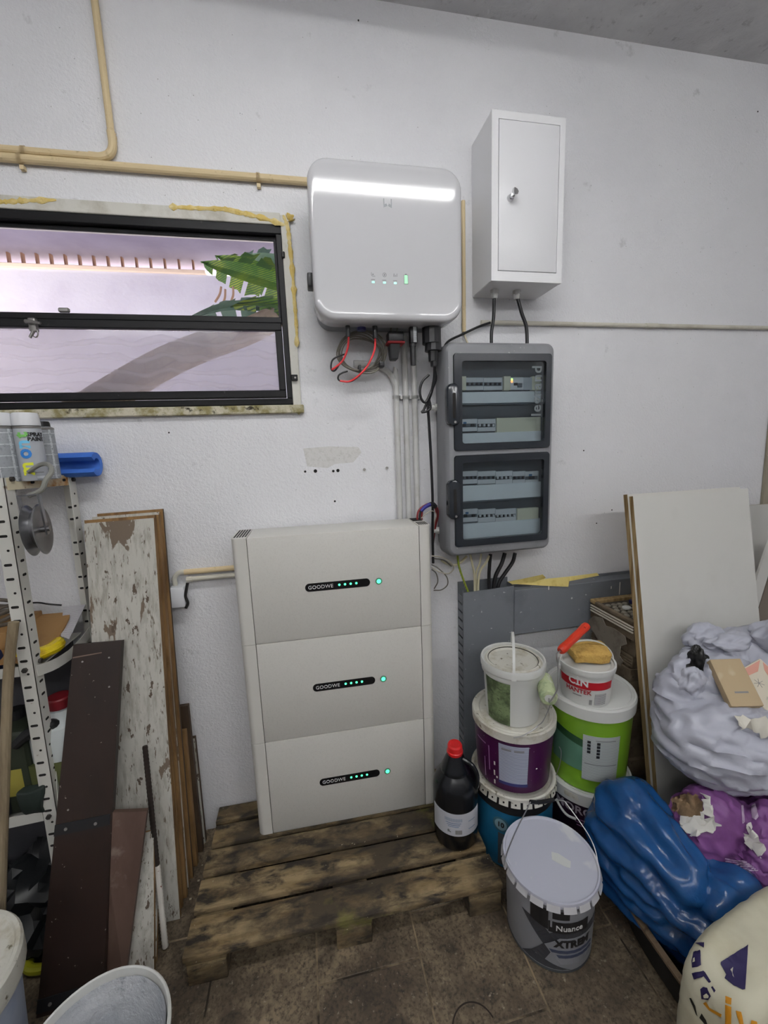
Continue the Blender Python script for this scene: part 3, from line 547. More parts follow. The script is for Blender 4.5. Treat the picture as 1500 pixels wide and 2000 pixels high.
for d, nm in ((D1, 'upper'), (D2, 'lower')):
    dc = ((d[0]+d[1])/2, (d[2]+d[3])/2); w, h = d[1]-d[0]-.003, d[3]-d[2]-.003; fw = .026
    bm = BM(); out = rr(w, h, .011, 4, *dc); inn = rr(w-2*fw, h-2*fw, .01, 4, dc[0]+.004, dc[1])
    loft(bm, [[(x, y, z) for x, z in out] for y in (DBY+.018, DBY-.003, DBY-.006)], False, False)
    hole_face(bm, out, [inn], DBY-.006); loft(bm, [[(x, y, z) for x, z in inn] for y in (DBY-.006, DBY+.014)], False, False)
    bmesh.ops.remove_doubles(bm, verts=bm.verts[:], dist=1e-5)
    dr = obj('door_frame', bm, m_smoke, db, True); dr['label'] = '%s smoked transparent door' % nm
    obj('door_window', prism(BM(), [(x, DBY+.0005, z) for x, z in inn], (0, .003, 0)), m_win, dr, True)
    hz = W(884, 790 if nm == 'upper' else 977, DBY-.02).z; hx = W(886, 790, DBY-.015).x
    bm = BM(); ho = rr(.05, .15, .024, 6, hx, hz)
    loft(bm, [[(hx+(x-hx)*s, y, hz+(z-hz)*q) for x, z in ho] for y, s, q in ((DBY+.006, 1, 1), (DBY-.012, 1, 1), (DBY-.019, .86, .95), (DBY-.021, .6, .85))]); hd = obj('handle', bm, m_smoke, dr, True)
    obj('handle_slot', prism(BM(), [(x, DBY-.0216, z) for x, z in rr(.012, .09, .005, 4, hx, hz-.004)], (0, .001, 0)), m_hole, hd, True)
    k = hz-.062; obj('latch_pin', cyl(BM(), (hx+.003, DBY-.0235, k), (hx+.003, DBY-.02, k), .0045, n=10), m_zinc, hd, True)
YI = -.102
def mod(u0, u1, v0, v1, m, y=YI, th=.012, name='breaker', par=None, r=.001):
    a, b = W(u0, v0, y), W(u1, v1, y); lo, hi = min(a.z, b.z), max(a.z, b.z); return obj(name, rbox(a.x, b.x, y-th, y+.004, lo, hi, r, 1), m, par or db, True)
def breaker(u0, u1, v0, v1, n, dark=False, blue=False):
    y = YI; zc_ = (v0+v1)/2; b = mod(u0, u1, v0, v1, m_brk2, y, .008)
    mod(u0+.3, u1-.3, v0, v0+(v1-v0)*.36, m_brk, y-.008, .003, 'breaker_top', b); mod(u0+.3, u1-.3, v1-(v1-v0)*.3, v1, m_brk, y-.008, .003, 'breaker_foot', b)
    mod(u0+.8, u1-.8, zc_-3.6, zc_+3.2, m_tog if dark else m_midgrey, y-.008, .002, 'toggle_bar', b)
    for k in range(n):
        w = (u1-u0)/n; c = u0+w*(k+.5); mod(c-w*.2, c+w*.2, zc_-2.2, zc_+2.6, m_brk if dark else m_tog, y-.010, .007, 'toggle', b)
    if blue: mod(u0+8, u0+14, v0+5, v0+9, mat('test_button_blue', rgb(70, 110, 150), .5), y-.011, .002, 'test_button', b)
def row(items, v0, v1, s0, s1, tilt=0):
    for it in items:
        if it[0] == 'p': mod(it[1], it[2], v0-2, v1+1, m_cream, YI, .014, 'blank_plate')
        else: breaker(it[1], it[2], v0, v1, it[3], 'd' in it[0], 'u' in it[0])
    mod(896, 1052, s0, s1, m_strip, YI, .016, 'label_strip'); mod(896, 1052, s1, s1+3, m_midgrey, YI, .012, 'strip_lip')
row([('p', 897, 908), ('b', 908, 944, 4), ('b', 944, 980, 4), ('p', 981, 994), ('p', 1036, 1052)], 738, 762, 767, 786)
a = mod(994, 1019, 738, 762, m_brk, name='meter_module'); mod(1003, 1010, 748, 753, m_tog, YI-.01, .006, 'knob', a); mod(1010, 1018, 749, 757, m_midgrey, YI-.01, .008, 'knob', a)
p = W(1000, 745, YI-.013); obj('indicator_lamp', cyl(BM(), p, p+V((0, .002, 0)), .0048, n=10), mat('orange_lamp', (1, .3, .1), .4, emit=((1, .32, .1), 2)), a, True)
p = W(1000, 741, YI-.013); obj('indicator_lamp', cyl(BM(), p, p+V((0, .002, 0)), .0042, n=10), mat('lime_lamp', (.5, 1, .2), .4, emit=((.5, 1, .2), 2)), a, True)
mod(1019, 1036, 738, 762, m_brk2, name='meter_module')
row([('bu', 897, 931, 2), ('bd', 932, 967, 4), ('p', 967, 1052)], 819, 842, 847, 867)
row([('b', 899, 932, 4), ('b', 932, 967, 4), ('bd', 967, 1000, 4), ('b', 1000, 1025, 3), ('bu', 1025, 1050, 1)], 921, 944, 949, 969)
row([('bu', 901, 932, 2), ('bd', 933, 967, 4), ('bd', 967, 1007, 5), ('p', 1007, 1048)], 995, 1018, 1023, 1043)
p = W(1052, 764, DBY-.0008); text_flat('legrand', .056, (W(1049, 764, DBY).x-.001, DBY-.0008, W(1052, 764, DBY).z), mat('grey_logo_print', rgb(108, 116, 120), .5), db, rot=PI/2, world=True, bold=.001, space=1.12)
for u, v in ((851, 796), (856, 1036)):
    p = W(u, v, -.035); bm = cyl(BM(), (DBX0+.016, -.035, p.z), (DBX0-.004, -.035, p.z), .0145, n=8); cyl(bm, (DBX0-.004, -.035, p.z), (DBX0-.024, -.035, p.z), .011, .009); obj('cable_gland', bm, m_gland, db, True)
# ================================================================== GREY TRUNKING
m_trk = mat('grey_pvc_trunking', rgb(112, 116, 122), .45, layers=[('noise', 6, .5, .7, rgb(98, 102, 108), 5), ('noise', 60, .72, .76, rgb(190, 190, 190), 2)])
VX0, VX1 = .876, 1.106; VZ = W(945, 1152, -.075).z
tk = thing('cable_trunking', 'upright grey cable trunking standing open below the fuse box', 'trunking', ((VX0+VX1)/2, 0, 0))
obj('back_plate', rbox(VX0, VX1, -.005, -.0005, .0, VZ+.02, 0), m_trk, tk, True)
bm = BM(); n = 24
for k in range(n): z = .02+k*(VZ-.04)/n; box(bm, VX0-.001, VX0+.002, -.062, -.004, z, z+(VZ-.04)/n*.72)
box(bm, VX0-.001, VX0+.0025, -.064, -.058, 0, VZ); obj('slotted_side', bm, m_trk, tk, True)
obj('side', rbox(VX1-.003, VX1, -.064, -.004, 0, VZ, 0), m_trk, tk, True)
xb0 = W(905, 1163, -.065).x; bm = prism(BM(), [(xb0, -.066, 0), (VX1-.002, -.066, 0), (VX1-.002, -.066, W(990, 1146, -.066).z), (xb0, -.066, W(907, 1158, -.066).z)], (0, .004, 0)); obj('cover', bm, m_trk, tk, True)
HZ0, HZ1 = .722, .935
th_ = thing('cable_trunking', 'long grey cable trunking running level behind the buckets', 'trunking', (1.6, 0, HZ0))
obj('back_plate', rbox(VX1+.002, 3.19, -.004, -.0005, HZ0+.004, HZ1, 0), m_trk, th_, True); obj('cover', rbox(VX1+.003, 3.19, -.064, -.058, HZ0, HZ1-.012, .002, 1), m_trk, th_, True)
obj('bottom', rbox(VX1+.003, 3.19, -.058, -.004, HZ0, HZ0+.004, 0), m_trk, th_, True); obj('top', rbox(VX1+.003, 3.19, -.06, -.004, HZ1-.016, HZ1-.012, 0), m_trk, th_, True)
m_mark = mat('white_paint_mark', rgb(220, 218, 208), .7)
for u, v0, v1 in ((1072, 1143, 1152), (1194, 1145, 1150), (1211, 1137, 1161)): a, b = W(u, v0, -.0645), W(u, v1, -.0645); obj('paint_mark', box(BM(), a.x-.002, a.x+.002, -.0648, -.0638, b.z, a.z), m_mark, th_, True)
# torn masking tape on the trunking
m_tape = mat('yellow_masking_tape', rgb(222, 204, 128), .75, layers=[('noise', 20, .5, .7, rgb(200, 176, 96), 4)], bump=('noise', 60, .5, .004, 4))
def sheet(name, px, y, m, label, cat, th=.0012, parent=None, wob=.006, sub=2):
    bm = BM(); vs = [bm.verts.new(W(u, v, y+wob*noise.noise(V((u*.05, v*.05, 0))))) for u, v in px]; f = bm.faces.new(vs)
    bmesh.ops.triangulate(bm, faces=[f]); bmesh.ops.solidify(bm, geom=bm.faces[:], thickness=th)
    return obj(name, bm, m, parent, True) if parent else solo(name, bm, m, label, cat)
sheet('tape_strip', [(992, 1136), (1018, 1131), (1060, 1122), (1066, 1128), (1050, 1138), (1000, 1141)], -.05, m_tape, 'short curled yellow masking tape on the trunking under the fuse box', 'tape', wob=.02)
sheet('tape_strip', [(998, 1140), (1040, 1138), (1060, 1131), (1112, 1126), (1166, 1119), (1170, 1124), (1112, 1135), (1110, 1146), (1062, 1144)], -.068, m_tape, 'long torn yellow masking tape along the top of the trunking', 'tape', wob=.008)
# ---- cables between fuse box and trunking
m_ye = mat('yellow_green_wire', rgb(186, 190, 60), .45, layers=[('wave', (60, 60, 20), .5, .55, rgb(90, 130, 40), 0, 0)]); m_cr = mat('cream_cable', rgb(206, 200, 170), .5)
def cable(pts, r, m, lab, y=-.04, grp=None, n=8):
    bm = BM(); tube(bm, [W(q[0], q[1], q[2] if len(q) > 2 else y) for q in pts], r, n, 6); return solo('cable', bm, m, lab, 'cable', grp)
g1 = 'cables entering the trunking'
cable([(893, 1080, -.05), (897, 1108, -.05), (908, 1140, -.045), (922, 1175, -.04), (930, 1200, -.03)], .0045, m_ye, 'yellow green earth cable dropping into the trunking', grp=g1)
cable([(918, 1082), (922, 1100), (926, 1120), (927, 1150), (927, 1190)], .0048, m_cr, 'leftmost cream cable dropping from fuse box into trunking', grp=g1)
cable([(940, 1082), (937, 1100), (930, 1120), (931, 1150), (931, 1190)], .0042, m_cr, 'middle cream cable bending from fuse box into trunking', -.035, g1)
cable([(955, 1085), (950, 1098), (938, 1115), (934, 1140), (934, 1190)], .0052, m_cr, 'rightmost cream cable bending from fuse box into trunking', -.045, g1)
cable([(912, 1086), (900, 1098), (886, 1104), (872, 1100), (862, 1094)], .0055, m_cr, 'cream cable turning left under the corner of the fuse box', -.04)
cable([(958, 1082), (956, 1105), (955, 1130), (957, 1175)], .0075, m_bw, 'leftmost thick black cable dropping into the trunking', -.04, g1)
cable([(986, 1080), (980, 1100), (968, 1125), (964, 1150), (962, 1180)], .0085, m_bw, 'middle thick black cable dropping into the trunking', -.045, g1)
cable([(1006, 1080), (1001, 1098), (986, 1120), (974, 1140), (968, 1175)], .008, m_bw, 'rightmost thick black cable curving left into the trunking', -.04, g1)
for u in (918, 955, 986):
    p = W(u, 1088, -.04); obj('cable_gland', cyl(BM(), (p.x, -.04, DBZ0+.02), (p.x, -.04, DBZ0-.012), .013, .010, 8), m_gland if u < 970 else m_black, db, True)
# ================================================================== PALLET
m_pal = mat('weathered_pallet_wood', rgb(150, 131, 98), .8, layers=[('noise', (3, 22, 22), .42, .62, rgb(112, 92, 60), 6), ('noise', (4, 7, 7), .40, .58, rgb(70, 60, 46), 8, .3), ('noise', (10, 24, 24), .46, .62, rgb(46, 40, 33), 9, .3), ('noise', 4, .62, .74, rgb(104, 102, 48), 5), ('noise', 70, .70, .75, rgb(190, 182, 158), 4)], bump=[('noise', (6, 60, 60), .4, .003, 5), ('noise', 60, .4, .003, 5)])
PX, PY, PR, PWd, PDp, PH = -.180, -.538, -.0128, .995, .523, .109
pal = thing('wooden_pallet', 'grimy wooden pallet lying on the floor under the batteries', 'pallet', (PX, PY, 0), PR)
def wood(name, b, parent, seed):
    bm = rbox(*b, .0035, 2)
    for v in bm.verts: v.co += V((noise.noise(v.co*9+V((seed, 0, 0))), noise.noise(v.co*9+V((0, seed, 0))), noise.noise(v.co*9+V((0, 0, seed)))))*.0016
    o = obj(name, bm, m_pal, parent); return o
ys = []
for a in ((100, 1872, 0), ): pass
edges = [0, .106, .126, .226, .245, .334, .350, .434, .449, .523]
for k in range(5): wood('deck_board', (random.uniform(-.004, .004), PWd+random.uniform(-.004, .004), edges[2*k], edges[2*k+1], PH-.02, PH), pal, k)
for k, x in enumerate((0, PWd/2-.06, PWd-.12)):
    wood('cross_board', (x+.002, x+.118, .004, PDp-.004, PH-.036, PH-.0205), pal, 10+k)
    for j, y in enumerate((.004, PDp/2-.05, PDp-.104)): wood('block', (x+.004, x+.116, y, y+.1, .0005, PH-.0365), pal, 20+3*k+j)
# ================================================================== BATTERY STACK
m_bat = mat('warm_white_steel', rgb(206, 204, 198), .38, layers=[('noise', 200, .5, .7, rgb(200, 198, 192), 2)]); m_trim = mat('warm_white_plastic', rgb(208, 206, 200), .42)
m_gap = mat('seam_black', (.02, .02, .02), .8); m_pill = mat('black_glass_bar', (.008, .008, .01), .2); m_gl = mat('green_light', (.1, .9, .4), .4, emit=((.08, 1, .38), 1.9)); m_let = mat('white_print', (.7, .7, .7), .5)  # black core behind the seams, also on the vent slots
BH = .385; BY = -.1897
def front(u, v): p = W(u, v, BY+.002); return p.x, p.z
places = ('top', 'middle', 'bottom'); px_pill = (((596, 1147), (722, 1136), (739, 1135.5)), ((611, 1340), (732, 1328), (748, 1327)), ((624, 1524), (741, 1508), (756, 1505.5)))
for k in range(3):
    z0 = PH+.001+BH*(2-k); t = thing('battery_module', '%s module of the warm white battery stack on the pallet' % places[k], 'battery', (0, BY, z0), -.0162, 'stacked battery modules')
    h = BH-.0015; w = .7; tl, tr_ = .052, .046
    obj('core', rbox(.006, w-.006, .008, .165, 0, h-.004, 0), m_gap, t)
    obj('front_casing', rbox(tl, w-tr_, 0, .17, 0, h, .003, 2), m_bat, t)
    for s, x0, x1 in ((0, 0, tl-.0016), (1, w-tr_+.0016, w)):     # rounded end trims
        n = 8; r = .022; ring = []
        if s == 0: pts = [(x1, 0.0005)] + [(r-r*math.sin(PI/2*i/n), .0005+r-r*math.cos(PI/2*i/n)) for i in range(n+1)] + [(0, .17), (x1, .17)]
        else: pts = [(x0, .0005), (x0, .17), (w, .17)] + [(w-r+r*math.cos(PI/2*i/n), .0005+r-r*math.sin(PI/2*i/n)) for i in range(n+1)]
        bm = BM(); prism(bm, [(a, b, 0) for a, b in pts], (0, 0, h)); o = obj('end_trim', bm, m_trim, t)
        if k == 0:      # ventilation slots on the top
            bm = BM(); nx, ny = 5, 14
            for i in range(nx):
                for j in range(ny):
                    if s == 1 and j > 5: continue
                    a = x0+.008+(x1-x0-.014)*i/(nx-1); b = .026+j*.0098; box(bm, a-.0028, a+.0028, b, b+.006, h-.001, h+.0006)
            g = obj('vent_slots', bm, m_gap, t); g['kind'] = 'stuff'
            if s == 1:
                bm = BM(); box(bm, x0+.002, x1-.004, .1, .165, h-.002, h+.0007); obj('cable_opening', bm, m_hole, t)
    L, R_, Bt = [W(u, v, BY+.001) for u, v in px_pill[k]]
    lz = (L.z+R_.z)/2-z0; pw = R_.x-L.x; pc = (L.x+R_.x)/2; ph = .030
    pill = obj('led_bar', prism(BM(), [(a, -.0012, b) for a, b in rr(pw, ph, ph/2-.0005, 8, pc, lz)], (0, .003, 0)), m_pill, t)
    text_flat('GOODWE', .0185, (pc-pw*.265, -.0016, lz-.0005), m_let, pill, space=1.05)
    for j in range(4): x = pc+pw*(.02+.088*j); obj('led', cyl(BM(), (x, -.0022, lz+.001), (x, -.0008, lz+.001), .0042, n=10), m_gl, pill)
    bx2, bz2 = Bt.x, lz+.0005; obj('power_button', cyl(BM(), (bx2, -.002, bz2), (bx2, .002, bz2), .0125, n=20), mat('button_grey', (.12, .3, .22), .35, .4), t)
    obj('button_light', cyl(BM(), (bx2, -.003, bz2), (bx2, -.001, bz2), .0078, n=16), m_gl, t)
# battery cables on top
BT = PH+3*BH
t = thing('battery_cable', 'red and black battery leads with blue tape rising from the stack top', 'cable', W(820, 1015, -.08))
m_dred = mat('dark_red_wire', rgb(120, 28, 30), .45); m_blue = mat('blue_tape', rgb(40, 40, 130), .5)
for dx, m in ((0, m_dred), (6, m_bw), (11, m_dred)):
    bm = BM(); tube(bm, [W(816+dx*.8, 1022, -.075), W(815+dx*.8, 1008, -.075), W(819+dx*.6, 996, -.075), W(830, 987, -.075), W(842, 984, -.07), W(850+dx*.3, 992, -.06), W(853+dx*.2, 1008, -.05), W(850, 1030, -.04), W(846, 1060, -.03)], .004, 8, 6); obj('wire', bm, m, t, True)
bm = BM(); tube(bm, [W(822, 998, -.076), W(830, 990, -.076), W(840, 985, -.073)], .0085, 8, 4); obj('blue_wrap', bm, m_blue, t, True)
bm = BM(); tube(bm, [W(840, 985, -.073), W(846, 985, -.07), W(851, 990, -.066)], .0092, 8, 4); obj('black_wrap', bm, m_bw, t, True)
m_thin = mat('pale_grey_thin_cable', rgb(176, 170, 156), .5); m_dk = mat('dark_grey_thin_cable', rgb(96, 92, 84), .5)
cable([(823, 1012, -.08), (834, 1002, -.08), (845, 998, -.07), (852, 1006, -.06), (848, 1024, -.05), (846, 1060, -.04)], .0022, m_thin, 'thin pale cable arching over the corner of the battery stack')
cable([(843, 1086, -.06), (862, 1088, -.07), (880, 1098, -.075), (886, 1110, -.07), (876, 1120, -.065), (858, 1117, -.06), (843, 1108, -.05)], .003, m_thin, 'pale grey cable loop beside the top battery module')
cable([(843, 1090, -.05), (866, 1094, -.055), (882, 1106, -.055)], .0028, m_dk, 'dark grey cable hugging the pale loop beside the batteries')
cable([(843, 1103, -.05), (856, 1110, -.055), (872, 1126, -.06), (874, 1142, -.06), (862, 1152, -.055), (847, 1153, -.05)], .0024, m_dk, 'lower dark grey cable loop beside the top battery module')
cable([(843, 1112, -.04), (852, 1120, -.045), (855, 1136, -.045), (848, 1150, -.04)], .0024, m_dk, 'small dark grey cable loop close to the top battery module')
# ================================================================== BUCKETS, CAN, BOTTLE
def on_cyl(c, r, u, v):        # photo pixel -> point on the upright cylinder (axis c, radius r)
    d = ray(u, v); ox, oy = CAM.x-c[0], CAM.y-c[1]; a = d.x**2+d.y**2; b = 2*(ox*d.x+oy*d.y); q = ox*ox+oy*oy-r*r; D = b*b-4*a*q
    t_ = (-b-math.sqrt(max(D, 0)))/(2*a); return CAM+d*t_
m_wpl = mat('white_bucket_plastic', rgb(206, 207, 204), .42, layers=[('noise', 5, .55, .75, rgb(190, 189, 182), 5)])
m_dirty = mat('paint_crusted_white_lid', rgb(204, 202, 192), .6, layers=[('noise', 14, .5, .66, rgb(176, 170, 152), 6), ('noise', 40, .62, .7, rgb(110, 102, 84), 5)], bump=('noise', 40, .5, .004, 5))
m_wire = mat('galvanised_wire', (.42, .42, .42), .35, .9)
def ringlid(n=48): return n
AX, AY, BX, BY2 = .975, -.31, 1.285, -.325
aA, aB = cam_az(AX, AY), cam_az(BX, BY2)
def teeth(R, n, z, drop, m, par, w=.78, flare=.006, dot=None):
    for i in range(n):
        a0 = 2*PI*i/n; bm = BM(); rg = []
        for s in range(4):
            a = a0+(2*PI/n)*w*s/3; rg.append([(r*math.cos(a), r*math.sin(a), zz) for r, zz in ((R-.003, z), (R+.001, z+.001), (R+flare, z-drop), (R+flare-.003, z-drop))])
        loft(bm, rg); o = obj('clamp_tab', bm, m, par)
        if dot:
            a = a0+(2*PI/n)*w*.5; d = V((math.cos(a), math.sin(a), 0)); p = d*(R+flare*.55)+V((0, 0, z-drop*.5)); obj('tab_hole', cyl(BM(), p-d*.002, p+d*.0014, .0035, n=8), dot, o)
# --- blue drum
m_drum = mat('blue_metal_drum', rgb(34, 112, 152), .38, layers=[('noise', 5, .5, .7, rgb(28, 96, 134), 4)]); m_dgrey = mat('dark_grey_drum', rgb(70, 74, 78), .45)
t = thing('paint_drum', 'blue metal drum marked 10 under the purple bucket', 'drum', (AX, AY, 0), 0)
dH = .313
obj('drum_body', lathe(BM(), [(.140, 0), (.144, .004), (.147, .02), (.148, .285), (.148, .29)], 44), m_drum, t)
obj('top_band', lathe(BM(), [(.1488, .238), (.1498, .24), (.1498, .296), (.148, .298)], 44, cap0=False, cap1=False), m_black, t)
lab = label_wrap('grey_panel', .2, .13, .1482, aA+.35, .085, m_dgrey, t)
z10 = .185; obj('volume_badge', wrap(prism(BM(), [(.022*math.cos(q), .022*math.sin(q), 0) for q in [i*PI/12 for i in range(24)]], (0, 0, .0008)), .1483, aA-.26, z10), mat('badge_pale', rgb(128, 160, 172), .5), t)
obj('volume_badge_ring', wrap(prism(BM(), [(.030*math.cos(q), .030*math.sin(q), 0) for q in [i*PI/12 for i in range(24)]], (0, 0, .0005)), .1481, aA-.26, z10), mat('badge_ring', rgb(60, 104, 122), .5), t)
text_wrap('10', .026, .149, aA-.26, z10, m_black, t, bold=.0008)
ld = obj('lid', lathe(BM(), [(.120, .296), (.130, .297), (.138, .301), (.145, dH-.002), (.150, dH), (.156, dH-.003), (.156, dH-.012), (.15, dH-.016)], 48), m_dirty, t); teeth(.154, 24, dH-.010, .024, m_dirty, ld, dot=m_hole)
m_ptxt = mat('info_panel_print', rgb(176, 182, 196), .5, layers=[('wave', (0, 0, 55), .55, .75, rgb(120, 124, 146), 2, 1.5)])
# --- purple bucket
m_purp = mat('dark_purple_bucket', rgb(66, 16, 62), .36, layers=[('noise', 70, .72, .75, rgb(190, 186, 190), 2)])
pz = .3145; pH = .561-pz
t = thing('paint_bucket', 'dark purple paint bucket with a white lid standing on the blue drum', 'bucket', (AX, AY, pz))
obj('bucket_body', lathe(BM(), [(.128, 0), (.132, .003), (.145, pH-.035)], 48), m_purp, t); tp = cone(.132, .003, .145, pH-.035)
pn = label_wrap('info_panel', .100, .165, tp, aA+.02, .112, m_ptxt, t, t=.0008)
label_wrap('info_footer', .100, .012, tp, aA+.02, .036, mat('navy_print', rgb(50, 54, 110), .5), t, lift=.0016)
for k in range(2): label_wrap('panel_heading', .034, .008, tp, aA-.15+k*.3, .176-k*.0, m_ink, t, lift=.0016)
m_lil = mat('lilac_print', rgb(150, 110, 150), .5)
for a, b, w, h in ((-.62, .11, .004, .1), (-.9, .16, .05, .004), (-.78, .06, .003, .08)): label_wrap('printed_line', w, h, tp, aA+a, b, m_lil, t, nx=4)
for a, b, h in ((-.46, .10, .014), (-.47, .06, .02), (-.47, .022, .016), (-.40, .046, .007), (.62, .1, .004)): label_wrap('paint_splash', .005, h, tp, aA+a, b, m_mark, t, nx=2)
lid = obj('lid', lathe(BM(), [(.147, pH-.038), (.1515, pH-.036), (.1525, pH-.006), (.149, pH), (.144, pH-.001), (.140, pH-.004), (.136, pH-.001), (.128, pH-.002), (.124, pH-.009), (.10, pH-.010), (.0, pH-.010)], 56, cap0=False, cap1=False), m_dirty, t)
c = (AX, AY); bm = BM(); tube(bm, [on_cyl(c, .156, u, v) for u, v in ((1003, 1441), (1018, 1438), (1034, 1430), (1050, 1418), (1064, 1402))]+[V((AX+.17, AY+.0, .60)), V((AX+.155, AY+.06, .575))], .0018, 6, 6); obj('bail_wire', bm, m_wire, t, True)
# --- small white bucket with green label
sz = pz+pH-.0095; sx, sy = .966, -.318; sH = .773-sz; aS = cam_az(sx, sy)
m_glab = mat('mossy_green_label', rgb(120, 138, 98), .6, layers=[('noise', 22, .45, .62, rgb(70, 84, 54), 7), ('noise', (50, 50, 110), .55, .68, rgb(50, 58, 40), 5)], bump=('noise', 60, .4, .003, 4))
t = thing('small_bucket', 'small white bucket with a scuffed green label and upright handle', 'bucket', (sx, sy, sz))
obj('bucket_body', lathe(BM(), [(.089, 0), (.093, .003), (.1065, sH-.028)], 44), m_wpl, t); ts = cone(.093, .003, .1065, sH-.028)
label_wrap('label', .098, .165, ts, aS-.56, .088, m_glab, t, nx=16, ny=5); obj('rim', lathe(BM(), [(.106, sH-.046), (.1115, sH-.044), (.1125, sH-.03), (.115, sH-.026), (.116, sH-.008), (.113, sH), (.108, sH-.002), (.106, sH-.012), (.100, sH-.012)], 48, cap0=False, cap1=False), m_wpl, t)
obj('lid', lathe(BM(), [(.1058, sH-.013), (.1, sH-.011), (.097, sH-.004), (.092, sH-.003), (.088, sH-.008), (.083, sH-.016), (0, sH-.017)], 48, cap0=False, cap1=False), m_dirty, t)
obj('lid_groove', lathe(BM(), [(.0895, sH-.0062), (.0885, sH-.0052), (.0868, sH-.0085)], 48, cap0=False, cap1=False), mat('dark_groove', (.06, .055, .045), .9), t)  # darker ring along the groove of the lid
d = V((math.cos(aS+.04), math.sin(aS+.04), 0)); sd = V((-d.y, d.x, 0)); bm = BM(); rg = []
for i in range(25):
    a = PI*i/24; p = d*(.1165*math.cos(a))+V((0, 0, sH-.028+.112*math.sin(a)))
    nrm = (d*math.cos(a)+V((0, 0, math.sin(a)))).normalized(); w = .0045+(.0035 if i in (0, 1, 23, 24) else 0); rg.append([p+sd*w+nrm*.0012, p-sd*w+nrm*.0012, p-sd*w-nrm*.0012, p+sd*w-nrm*.0012])
obj('handle', loft(bm, rg), m_wpl, t)
# --- MORCE bucket (bottom right)
t = thing('paint_bucket', 'dark bucket lettered in white under the green bucket, half hidden by the blue bag', 'bucket', (BX, BY2, 0)); mH = .272
obj('bucket_body', lathe(BM(), [(.138, 0), (.142, .003), (.153, mH-.04)], 48), mat('blackish_purple_bucket', rgb(40, 18, 40), .4), t)
text_wrap('MORCEM', .046, .152, aB-.06, .188, mat('grey_white_print', rgb(170, 160, 170), .5), t, bold=.0008, taper=.05)
for k in range(3): label_wrap('small_print', .06-.012*k, .004, .1505, aB-.03, .15-.012*k, m_lil, t, taper=.05, nx=6)
obj('lid', lathe(BM(), [(.154, mH-.055), (.160, mH-.053), (.161, mH-.008), (.157, mH), (.151, mH-.002), (.148, mH-.006), (.140, mH-.006), (.136, mH-.009), (0, mH-.009)], 56, cap0=False, cap1=False), m_wpl, t)
obj('lid_grip', wrap(prism(BM(), [(a, b, 0) for a, b in rr(.05, .02, .006, 4)], (0, 0, .002)), .1605, aB-.28, mH-.026), m_dirty, t)
bm = BM(); tube(bm, [on_cyl((BX, BY2), .165, u, v) for u, v in ((1086, 1560), (1096, 1578), (1108, 1592), (1125, 1600))], .0045, 8, 4); obj('bail_grip', bm, m_wpl, t, True)
# --- green bucket
gz = mH-.0085; gH = .615-gz; t = thing('paint_bucket', 'bright green paint bucket with a white lid carrying the red handled roller tray bucket', 'bucket', (BX, BY2, gz)); t['label'] = 'bright green paint bucket with white lid and printed instructions'
m_grn = mat('lime_green_bucket', rgb(118, 164, 42), .36, layers=[('noise', 4, .5, .7, rgb(106, 150, 34), 4)])
obj('bucket_body', lathe(BM(), [(.133, 0), (.137, .003), (.151, gH-.04)], 48), m_grn, t); tg = cone(.137, .003, .151, gH-.04); tg1 = lambda z: tg(z)+.0005; tg2 = lambda z: tg(z)+.0009
bm = patch(.15, .14, nx=16, ny=4)
for v in bm.verts:
    if v.co.y > 0: v.co.y -= max(0, (v.co.x+.075))*.22
obj('green_swoosh', wrap(bm, tg1, aB-.42, .155), mat('teal_green_print', rgb(84, 128, 106), .4), t)
bm = patch(.15, .03, nx=16, ny=2)
for v in bm.verts: v.co.y -= max(0, (v.co.x+.075))*.22
obj('dark_swoosh', wrap(bm, tg2, aB-.42, .228), mat('dark_green_print', rgb(36, 74, 44), .4), t)
label_wrap('instruction_panel', .125, .185, tg, aB+.34, .148, mat('instruction_print', rgb(182, 188, 186), .5, layers=[('wave', (0, 0, 60), .6, .8, rgb(140, 146, 146), 2, 1.5)]), t, nx=16, lift=.0018)
for cx_ in (-.042, -.012):
    for k in range(5 if cx_ > -.03 else 4): label_wrap('pictogram', .011, .010, tg, aB+.34+cx_/.143, .215-.0135*k-(.002 if cx_ > -.03 else 0), m_black, t, lift=.003, nx=3)
label_wrap('panel_line', .07, .002, tg, aB+.42, .225, m_ink, t, lift=.003, nx=8); label_wrap('panel_line', .11, .0015, tg, aB+.34, .125, m_ink, t, lift=.003, nx=8)
obj('lid', lathe(BM(), [(.152, gH-.052), (.158, gH-.05), (.1595, gH-.008), (.156, gH), (.150, gH-.001), (.147, gH-.005), (.142, gH-.003), (.138, gH-.008), (0, gH-.009)], 56, cap0=False, cap1=False), m_wpl, t)
bm = BM(); tube(bm, [on_cyl((BX, BY2), .162, u, v) for u, v in ((1092, 1458), (1096, 1468), (1094, 1490), (1086, 1514), (1080, 1530))], .0016, 6, 5); obj('bail_wire', bm, m_wire, t, True)
